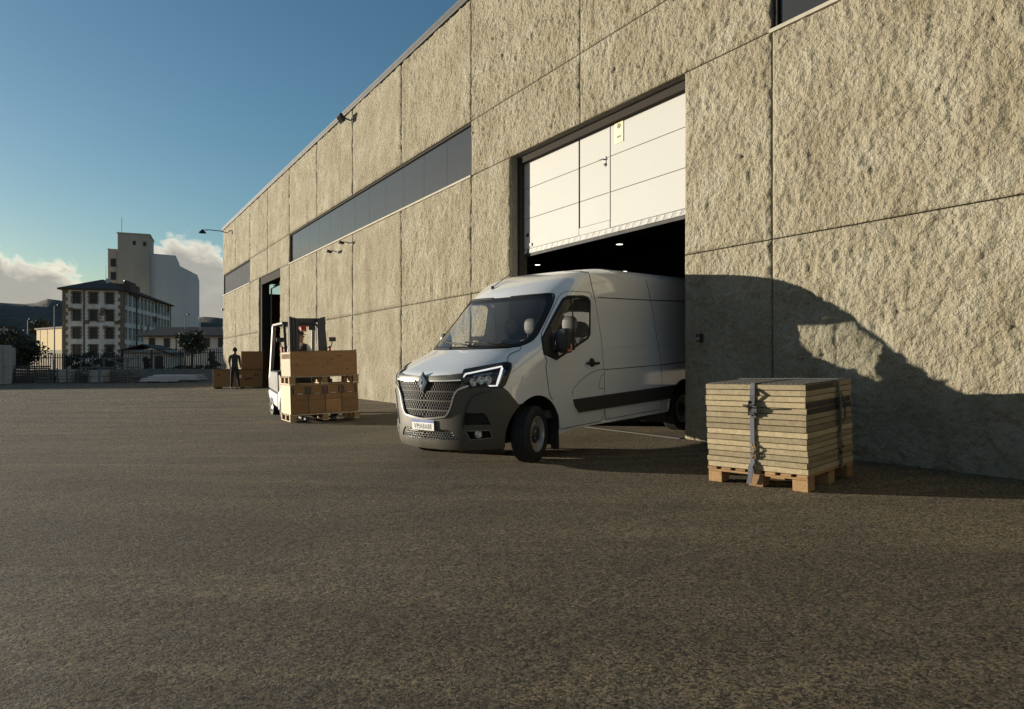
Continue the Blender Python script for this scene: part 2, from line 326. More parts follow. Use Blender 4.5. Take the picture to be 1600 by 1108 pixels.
# ------------------------------------------------------------------ the wall's frame:  local x to the right along the wall, y into the building
WD = Vector((-.52264, .85255, 0)); WN = Vector((.85255, .52264, 0)); WDIST = 7.5; WROT = math.atan2(-WD.y, -WD.x)
def wall_pt(t, s, z=0): return WN * (WDIST - s) + WD * t + Vector((0, 0, z))
def wall_ts(x, y): return (x * WD.x + y * WD.y, WDIST - (x * WN.x + y * WN.y))
def ground_z(x, y):
    t, s = wall_ts(x, y); k = min(1, max(0, (54 - t) / 6)) * min(1, max(0, (t + 40) / 10))
    q = min(max(2.79 - s, -.4), 3.8)
    q = q if q > .4 else (q + .4) ** 2 / 1.6
    return .0403 * q * k
ZW = .1125
def vnoise(x, z, seed, octaves=5, rough=.55):
    rng = np.random.RandomState(seed); tot = np.zeros_like(x); amp = 1.; nrm = 0
    for o in range(octaves):
        g = rng.rand(64, 64); f = 2. ** o; X = x * f + rng.rand() * 50; Z = z * f + rng.rand() * 50
        xi = np.floor(X).astype(int); zi = np.floor(Z).astype(int); u = X - xi; v = Z - zi; u = u * u * (3 - 2 * u); v = v * v * (3 - 2 * v)
        a = g[xi % 64, zi % 64]; b = g[(xi + 1) % 64, zi % 64]; c = g[xi % 64, (zi + 1) % 64]; d = g[(xi + 1) % 64, (zi + 1) % 64]
        tot += amp * ((a * (1 - u) + b * u) * (1 - v) + (c * (1 - u) + d * u) * v); nrm += amp; amp *= rough
    return tot / nrm
# ------------------------------------------------------------------ ground: one sheet, rising gently to the loading doors
def build_ground():
    ts = [-6000, -2000, -600, -200, -80, -41, -40, -30] + [x for x in range(-24, 48, 4)] + [48, 50, 52, 54, 56, 70, 100, 150, 220, 400, 900, 2000, 6000]
    ss = [-6000, -2000, -600, -200, -80, -40, -20, -8, -3, -1.4, -1.01, -.8, -.4, 0, .4, .8, 1.2, 1.6, 2.0, 2.4, 2.5, 2.6, 2.7, 2.8, 2.9, 3.0, 3.1, 3.2, 3.5, 4, 5, 6, 8, 12, 20, 40, 80, 150, 300, 700, 2000, 6000]
    mb = MB(); vs = []
    for t in ts:
        for s in ss:
            p = wall_pt(t, s); vs.append((p.x, p.y, ground_z(p.x, p.y)))
    n = len(ss); fs = [(i * n + j, i * n + j + 1, (i + 1) * n + j + 1, (i + 1) * n + j) for i in range(len(ts) - 1) for j in range(n - 1)]
    mb.add(vs, fs)
    # finely uneven wearing course where the yard is close: sinks back into the sheet at its rim
    xs = np.arange(-5.2, 5.21, .0165); ys = np.arange(1.7, 8.2, .0165); X, Y = np.meshgrid(xs, ys, indexing='ij')
    h = (vnoise(X * 29, Y * 29, 21, 2, .7) - .5) * .0034 + (vnoise(X * 2.5, Y * 2.5, 23, 3) - .5) * .004
    d = np.minimum(np.minimum(X + 5.2, 5.2 - X), np.minimum(Y - 1.7, ys[-1] - Y)); k = np.clip(d / .5, 0, 1)
    T_ = X * WD.x + Y * WD.y; q = np.clip(2.79 - (WDIST - (X * WN.x + Y * WN.y)), -.4, 3.8); q = np.where(q > .4, q, (q + .4) ** 2 / 1.6)
    Zg = .0403 * q + .005 * k - .006 * (1 - k) + h * k
    n = len(ys); o0 = len(mb.v); mb.v += np.stack([X, Y, Zg], -1).reshape(-1, 3).tolist()
    I, J = np.meshgrid(np.arange(len(xs) - 1), np.arange(n - 1), indexing='ij'); b0 = (I * n + J).ravel() + o0
    F = np.stack([b0, b0 + n, b0 + n + 1, b0 + 1], 1).tolist(); mb.f += [tuple(f) for f in F]; mb.m += [0] * len(F)
    o = mb.build('ground', M['asphalt'], smooth='all', fix=False); tag(o, kind='structure', label='brown grey coarse asphalt yard in front of the warehouse')
build_ground()
# thin lighter threshold strips of the doorway
# ------------------------------------------------------------------ warehouse
wh = empty('warehouse', wall_pt(0, 0), (0, 0, WROT))
tag(wh, 'long warehouse of rough cast beige concrete panels with ribbon windows', 'warehouse')
BAY = 4.035
EDGE = [13.97 + BAY * k for k in range(-10, 9)]      # t of the vertical joints, -10.2 .. 46.25
ROWZ = [-.12, 2.78, 5.43, 6.66, 9.5]
DOORS = [(7.42, 12.29), (31.75, 36.0)]
WINS = [(EDGE[10], EDGE[14]), (EDGE[16] + 0.0, EDGE[18] - .02), (EDGE[0], EDGE[8])]   # t spans of the ribbon windows (row 2)
core = MB()
def rough_panel(t0, t1, z0, z1):
    g = .007; x0, x1 = -t1 + g, -t0 - g; a, b = z0 + g, z1 - g
    near = (t0 < 18); step = .12 if t0 < -1 else .022 if t0 < 10 else (.045 if near else .09)
    nx = max(3, int((x1 - x0) / step)); nz = max(3, int((b - a) / step))
    xs = np.linspace(x0, x1, nx + 1); zs = np.linspace(a, b, nz + 1); X, Z = np.meshgrid(xs, zs, indexing='ij')
    # slanting tool marks: shear the noise field
    Xs = X * 11.5 + Z * 2.0; Zs = Z * 9.5 - X * 2.4
    w = vnoise(X * 1.7, Z * 1.7, 5, 3) - .5
    h = np.maximum(vnoise(Xs + w * 1.2, Zs + w * 1.2, 11, 3, .55), vnoise(Zs * .9 + 7, Xs * .9 - w, 17, 3, .55))
    h = h + (vnoise(X * 3, Z * 3, 3, 3) - .5) * .5
    h = np.where(h < .45, .45 - (.45 - h) * .3, h)
    d = np.minimum(np.minimum(X - x0, x1 - X), np.minimum(Z - a, b - Z)); fade = np.clip(d / .05, 0, 1)
    Y = -(h - .35) * .10 * (.12 + .88 * fade) + .004 * (1 - fade)
    V = np.stack([X, Y, Z], -1).reshape(-1, 3); n = nz + 1
    I, J = np.meshgrid(np.arange(nx), np.arange(nz), indexing='ij'); q = (I * n + J).ravel()
    F = np.stack([q, q + n, q + n + 1, q + 1], 1)
    ring = [i * n for i in range(nx + 1)] + [nx * n + j for j in range(1, n)] + [i * n + nz for i in range(nx - 1, -1, -1)] + [j for j in range(nz - 1, 0, -1)]
    base = len(V); back = V[ring].copy(); back[:, 1] = .055
    V = np.concatenate([V, back]); m = len(ring)
    S = np.array([(ring[(k + 1) % m], ring[k], base + k, base + (k + 1) % m) for k in range(m)])
    me = bpy.data.meshes.new('concrete_panel'); me.from_pydata(V.tolist(), [], np.concatenate([F, S]).tolist()); me.materials.append(M['roughcast'])
    me.polygons.foreach_set('use_smooth', [True] * len(F) + [False] * len(S))
    o = bpy.data.objects.new('concrete_panel', me); COL.objects.link(o); o.parent = wh
    core.box(-t1, -t0, .06, .30, z0, z1)
for r in range(4):
    z0, z1 = ROWZ[r], ROWZ[r + 1]
    for i in range(len(EDGE) - 1):
        t0, t1 = EDGE[i], EDGE[i + 1]
        if t1 < -26: continue
        if r == 2 and any(a - .01 <= t0 and t1 <= b + .1 for a, b in WINS): continue
        spans = [(t0, t1)]
        if r < 2:
            for a, b in DOORS:
                nxt = []
                for p, q in spans:
                    if b <= p or a >= q: nxt.append((p, q)); continue
                    if a > p + .05: nxt.append((p, a))
                    if b < q - .05: nxt.append((b, q))
                spans = nxt
        for p, q in spans: rough_panel(p, q, z0, z1)
# end walls, back wall, ceiling, interior
X0, X1, YB = -46.25, 26.4, 26.0
core.box(X1 - .25, X1, .30, YB, -.1, 9.5); core.box(X0, X1, YB, YB + .25, -.1, 9.5)
# far gable with a high opening near the front corner
core.box(X0, X0 + .25, .30, 1.0, -.1, 9.5); core.box(X0, X0 + .25, 4.6, YB, -.1, 9.5); core.box(X0, X0 + .25, 1.0, 4.6, 6.3, 9.5); core.box(X0, X0 + .25, 1.0, 4.6, -.1, 4.25)
core.build('wall', M['core'], wh)
MB().box(X0 + .25, X1 - .25, .30, YB, 8.9, 9.2).build('roof', M['deck'], wh)
bm_ = MB()
for k in range(17):
    x = X0 + 2 + k * BAY; bm_.box(x - .12, x + .12, .31, YB, 8.2, 8.9)
for k in range(8): bm_.box(X0 + .3, X1 - .3, 2 + k * 3.2, 2.14 + k * 3.2, 8.65, 8.89)
bm_.build('roof_beams', M['dark_steel'], wh)
MB().box(X0 - .05, X1, -.07, .34, 9.50, 9.60).box(X0 - .05, X1, -.07, -.05, 9.40, 9.50).build('coping', M['coping'], wh, bevel=.008)
# joint mastic at the panel lines stays the dark core behind.  thin drip rail over the upper panels
M['sill'] = pm('sill_concrete', (.36, .33, .26), .8)
# windows
pane_src = None
for wi, (a, b) in enumerate(WINS):
    z0, z1 = ROWZ[2], ROWZ[3]; a2, b2 = a, b
    win = MB()
    win.box(-b2, -a2, .03, .12, z0 - .002, z0 + .05).box(-b2, -a2, .03, .12, z1 - .05, z1 + .002)
    win.box(-b2 - .002, -b2 + .05, .03, .12, z0 + .05, z1 - .05).box(-a2 - .05, -a2 + .002, .03, .12, z0 + .05, z1 - .05)
    wo = win.build('window', M['frame_matte'], wh)
    n = 3 * round((b2 - a2) / BAY); pw = (b2 - a2 - .1) / n
    for k in range(n):
        x = -b2 + .05 + pw * k
        MB().box(x + .005, x + pw - .005, .070, .085, z0 + .05, z1 - .05).build('pane', M['pane'], wo)
    for k in range(1, n):
        x = -b2 + .05 + pw * k; MB().box(x - .010, x + .010, .0855, .11, z0 + .05, z1 - .05).build('mullion', M['ink'], wo)
    MB().box(-b2 - .02, -a2 + .02, -.045, .06, z0 - .035, z0 + .012).build('sill', M['sill'], wo)
# big sectional door
def sectional_door(ta, tb):
    x0, x1 = -tb, -ta; top = ROWZ[2]
    fr = MB(); fr.box(x0 - .003, x0 + .10, .17, .34, ZW - .2, top + .002).box(x1 - .10, x1 + .003, .17, .34, ZW - .2, top + .002).box(x0 + .10, x1 - .10, .17, .34, top - .14, top + .003)
    fo = fr.build('door_frame', M['frame_matte'], wh)
    rd = empty('sectional_door'); rd.parent = wh
    zb = 3.44; ph = .615; y0, y1 = .27, .315; a, b = x0 + .10, x1 - .10
    px0, px1 = a + 1.87, a + 2.74        # pass door between the two slits
    z = zb + .10; k = 0
    while z < top - .1:
        zt = min(z + ph, top - .10)
        for p, q in ((a, px0 - .018), (px0 + .018, px1 - .018), (px1 + .018, b)):
            zz = z + (.14 if (k == 0 and p > px0 - .1 and q < px1 + .1) else .004)
            MB().box(p, q, y0, y1, zz, zt - .004).build('door_panel', M['door_white'], rd, bevel=.004)
        z = zt; k += 1
    MB().box(px0 - .012, px1 - .012, y0 + .004, y1, zb + .104, zb + .236).build('pass_door_threshold', M['door_white'], rd)
    MB().box(a, b, y0 + .035, y1 + .02, zb + .09, top - .1).build('door_backing', M['black_metal'], rd)
    for xx in (px0, px1):
        MB().box(xx - .014, xx + .006, y0 - .008, y0 + .03, zb + .24, top - .11).build('pass_door_trim', M['frame_matte'] if xx == px0 else M['door_white'], rd)
    h = MB().box(px1 - .16, px1 - .10, y0 - .012, y0 + .001, zb + 1.18, zb + 1.36).build('door_lock', M['grey_metal'], rd, bevel=.004)
    MB().tube([(px1 - .13, y0 - .012, zb + 1.31), (px1 - .13, y0 - .05, zb + 1.31), (px1 - .22, y0 - .05, zb + 1.31)], .011).build('handle', M['black_metal'], h)
    MB().tube([(px1 - .13, y0 - .03, zb + 1.22), (px1 - .13, y0, zb + 1.22)], .022).build('key_cylinder', M['black_metal'], h)
    # bottom rail with warning stripes
    MB().box(a, b, y0 - .006, y1, zb + .005, zb + .095).build('bottom_rail', M['trim_plastic'], rd)
    MB().box(a, b, y0 + .005, y1 - .005, zb - .05, zb).build('bottom_seal', M['rubber'], rd)
    n = 26; w = (b - a) / n; sm = None
    for i in range(n):
        xa = a + i * w; pol = [(xa, zb + .012), (xa + w * .5, zb + .012), (xa + w * .75, zb + .088), (xa + w * .25, zb + .088)]
        s = MB(); s.add([(p, y0 - .010, q) for p, q in pol] + [(p, y0 - .006, q) for p, q in pol], [(0, 1, 2, 3), (7, 6, 5, 4), (0, 4, 5, 1), (1, 5, 6, 2), (2, 6, 7, 3), (3, 7, 4, 0)])
        s.build('warning_stripe', M['door_white'], rd)
    pl = MB().box(px1 + .14, px1 + .36, y0 - .012, y0, zb + 1.50, zb + 1.95).build('type_plate', M['yellow'], rd)
    MB().lathe([(0, 0), (.045, 0), (.045, .006), (0, .006)], 16, Matrix.Translation((px1 + .25, y0 - .012, zb + 1.78)) @ Matrix.Rotation(R(90), 4, 'X')).build('plate_symbol', M['ink'], pl)
    MB().box(px1 + .20, px1 + .30, y0 - .015, y0 - .0121, zb + 1.58, zb + 1.62).build('plate_line', M['ink'], pl)
    for i, (dx, dz) in enumerate(((.18, .35), (.30, .14))): MB().box(a + dx - .08, a + dx, y0 - .02, y0, zb + dz, zb + dz + .06).build('bracket', M['black_metal'], rd)
sectional_door(*DOORS[0])
# far door: open, steel frame, tracks
x0, x1 = -DOORS[1][1], -DOORS[1][0]; top = ROWZ[2]
MB().box(x0 - .003, x0 + .35, .05, .40, -.1, top + .002).box(x1 - .12, x1 + .003, .05, .40, -.1, top + .002).box(x0 + .35, x1 - .12, .05, .40, top - .35, top + .003).build('door_frame', M['frame_matte'], wh)
MB().tube([(x0 + .42, .48, 0), (x0 + .42, .48, 4.9), (x0 + .5, .9, 5.15)], .04).build('door_track', M['grey_metal'], wh)
MB().tube([(x0 + .42, .60, 5.05), (x1 - .15, .60, 5.05)], .03).build('door_track', M['grey_metal'], wh)
# pallet rack inside the far door
rk = empty('pallet_rack', (X0 + 6, 0, .15)); rk.parent = wh
f = MB()
for y in (1.1, 3.4, 5.8):
    for dx in (0, 1.0): f.box(dx - .05, dx + .05, y - .05, y + .05, 0, 5.2)
    for z in np.arange(.3, 4.8, .8): f.bar((0, y, z), (1, y, z + .8), .04, .04)
f.build('upright', M['dark_steel'], rk)
for z in (1.45, 2.95):
    MB().box(-.06, 1.06, .9, 5.9, z - .08, z).build('shelf', M['dark_steel'], rk)
for k, (y, z, w, hh) in enumerate(((1.2, 0.0, 1.9, 1.2), (3.6, 0, 1.8, 1.1), (1.2, 1.45, 1.9, 1.2), (3.6, 1.45, 1.8, 1.0), (1.15, 2.95, 1.5, 1.9), (2.7, 2.95, .55, 1.3))):
    MB().box(.02, .95, y, y + w, z + .002, z + hh).build('stored_box', M['ply'], rk, bevel=.01)
# lamps under the roof, lit
for k, (dx, y, z, lb) in enumerate(((-30.9, 18.6, 8.0, 'lit high bay lamp under the warehouse roof, brightest above the van cab'), (-40.2, 19.2, 8.0, 'lit high bay lamp under the warehouse roof beside the left door jamb'), (-33.9, 21.5, 7.0, 'lowest lit high bay lamp just over the van roof'))):
    lp = empty('ceiling_lamp', tuple(wh.matrix_basis @ Vector((dx, y, z))), (0, 0, WROT))
    tag(lp, lb, 'lamp', 'lamps under the warehouse roof')
    MB().lathe([(.03, .4), (.06, .25), (.20, .12), (.22, 0), (.20, 0), (.18, .10), (.05, .2)], 20).build('reflector', M['grey_metal'], lp, smooth=True)
    MB().lathe([(0, .01), (.19, .01), (.19, .03), (0, .03)], 20).build('bulb', M['lamp_white'], lp)
    MB().tube([(0, 0, .4), (0, 0, 8.9 - z)], .015).build('cable', M['black_metal'], lp)
# ------------------------------------------------------------------ things on the facade
def on_wall(name, t, z, s=0): return empty(name, tuple(wall_pt(t, s, z)), (0, 0, WROT))
def floodlight(t, z):
    r = on_wall('floodlight', t, z); r.scale = (.62, .55, .62); tag(r, 'square black floodlight on a bracket just under the roof edge', 'floodlight')
    MB().box(-.1, .1, -.06, .02, -.14, .14).build('mounting_plate', M['black_metal'], r)
    MB().bar((0, -.05, 0), (0, -.52, .10), .06, .06).bar((-.24, -.52, .10), (.24, -.52, .10), .05, .03).build('bracket', M['black_metal'], r)
    Mx = Matrix.Translation((0, -.62, .02)) @ Matrix.Rotation(R(35), 4, 'X')
    MB().box(-.27, .27, -.11, .08, -.22, .22, M=Mx).build('housing', M['black_metal'], r, bevel=.02)
    MB().box(-.23, .23, -.121, -.111, -.18, .18, M=Mx).build('lens', M['pane'], r)
floodlight(22.2, 9.1)
def arm_lamp(t, z, L, label, drop=.05):
    r = on_wall('wall_lamp', t, z); tag(r, label, 'wall lamp')
    MB().box(-.07, .07, -.03, .02, -.12, .12).build('mounting_plate', M['black_metal'], r)
    MB().tube([(0, -.02, -.02), (0, -.25 * L, .06), (0, -.8 * L, .07), (0, -L, .02)], .025).build('arm', M['black_metal'], r)
    MB().lathe([(.03, .12), (.07, .06), (.19, -.04), (.21, -.10), (.19, -.10), (.06, .0)], 20, Matrix.Translation((0, -L - .05, -drop))).build('lamp_shade', M['black_metal'], r, smooth=True)
arm_lamp(44.7, 9.05, 1.35, 'thin armed black lamp reaching out under the roof at the far corner')
def pair_lamp(t, z, label):
    r = on_wall('wall_light', t, z); r.scale = (.7, .5, .7); tag(r, label, 'wall light', 'lights below the ribbon window')
    MB().box(-.06, .06, -.03, .02, -.08, .08).build('mounting_plate', M['black_metal'], r)
    MB().tube([(0, -.02, 0), (0, -.30, .05), (0, -.5, .03)], .022).build('arm', M['black_metal'], r)
    Mx = Matrix.Translation((0, -.62, 0)) @ Matrix.Rotation(R(-12), 4, 'X')
    MB().box(-.12, .12, -.18, .16, -.05, .05, M=Mx).build('housing', M['black_metal'], r, bevel=.015)
pair_lamp(22.3, 5.13, 'upper right one of two small black lights under the ribbon window')
pair_lamp(23.6, 5.02, 'lower left one of two small black lights under the ribbon window')
r = on_wall('bulkhead_light', 46.0, 4.55); tag(r, 'tiny dark light fitting at the far corner of the warehouse wall', 'wall light')
MB().box(-.10, .10, -.14, .0, -.06, .06).build('housing', M['black_metal'], r, bevel=.01); MB().box(-.05, .05, -.02, .02, -.1, .1).build('mounting_plate', M['black_metal'], r)
r = on_wall('wall_switch', 7.08, 1.565, .035); tag(r, 'small black switch box on the shaded wall beside the big doorway', 'switch box')
MB().box(-.045, .045, -.06, .01, -.055, .055).build('housing', M['black_plastic'], r, bevel=.008); MB().box(-.03, .03, -.066, -.0601, -.035, .005).build('key_pad', M['grey_metal'], r)
# doorway threshold plate
th = MB(); th.box(-12.28, -7.43, -.10, .04, ZW - .05, ZW + .010); tho = th.build('threshold', pm('threshold_concrete', (.075, .066, .052), .9, bump=.002), wh)
# ------------------------------------------------------------------ van: plan contours stacked by height, panels cut from that skin
ARC=1.35
TAB=[ # w, U0, Vs, a, n
(.16,-.80,.94,.80,2.3),(.22,-.865,.975,.85,2.35),(.30,-.885,.995,.86,2.38),(.50,-.90,1.015,.87,2.4),(.72,-.905,1.025,.87,2.4),(.90,-.905,1.025,.88,2.4),
(1.02,-.90,1.022,.90,2.45),(1.08,-.885,1.02,.90,2.5),(1.12,-.845,1.015,.90,2.55),(1.16,-.765,1.013,.88,2.6),(1.22,-.635,1.01,.86,2.6),(1.30,-.465,1.0,.80,2.4),
(1.39,-.275,.992,.70,2.1),(1.50,-.14,.975,.60,1.95),(1.70,.095,.955,.53,1.9),(1.90,.335,.94,.48,1.95),(2.08,.55,.925,.43,2.0),(2.16,.655,.915,.42,2.0),
(2.26,.82,.90,.40,2.1),(2.35,1.0,.88,.37,2.2),(2.41,1.18,.855,.33,2.3),(2.455,1.40,.81,.30,2.4),(2.48,1.62,.74,.28,2.5)]
def _pchip(xs,ys):
    n=len(xs);h=[xs[i+1]-xs[i] for i in range(n-1)];d=[(ys[i+1]-ys[i])/h[i] for i in range(n-1)]
    m=[0]*n;m[0]=d[0];m[-1]=d[-1]
    for i in range(1,n-1):
        if d[i-1]*d[i]>0:
            w1=2*h[i]+h[i-1];w2=h[i]+2*h[i-1];m[i]=(w1+w2)/(w1/d[i-1]+w2/d[i])
    def f(x):
        x=min(max(x,xs[0]),xs[-1]);i=0
        while i<n-2 and x>xs[i+1]: i+=1
        t=(x-xs[i])/h[i];t2=t*t;t3=t2*t
        return (2*t3-3*t2+1)*ys[i]+(t3-2*t2+t)*h[i]*m[i]+(-2*t3+3*t2)*ys[i+1]+(t3-t2)*h[i]*m[i+1]
    return f
_W=[r[0] for r in TAB];_F=[_pchip(_W,[r[k] for r in TAB]) for k in (1,2,3,4)]
def B(p,w):
    U0,Vs,a,n=[g(w) for g in _F]
    if p>=ARC: return (U0+a+(p-ARC),Vs,w)
    sg=1 if p>=0 else -1
    th=abs(p)/ARC*math.pi/2
    c=max(math.cos(th),0)**(2/n);s=max(math.sin(th),0)**(2/n)
    # blend exponent so centre is regular
    return (U0+a*(1-c),sg*Vs*s,w)
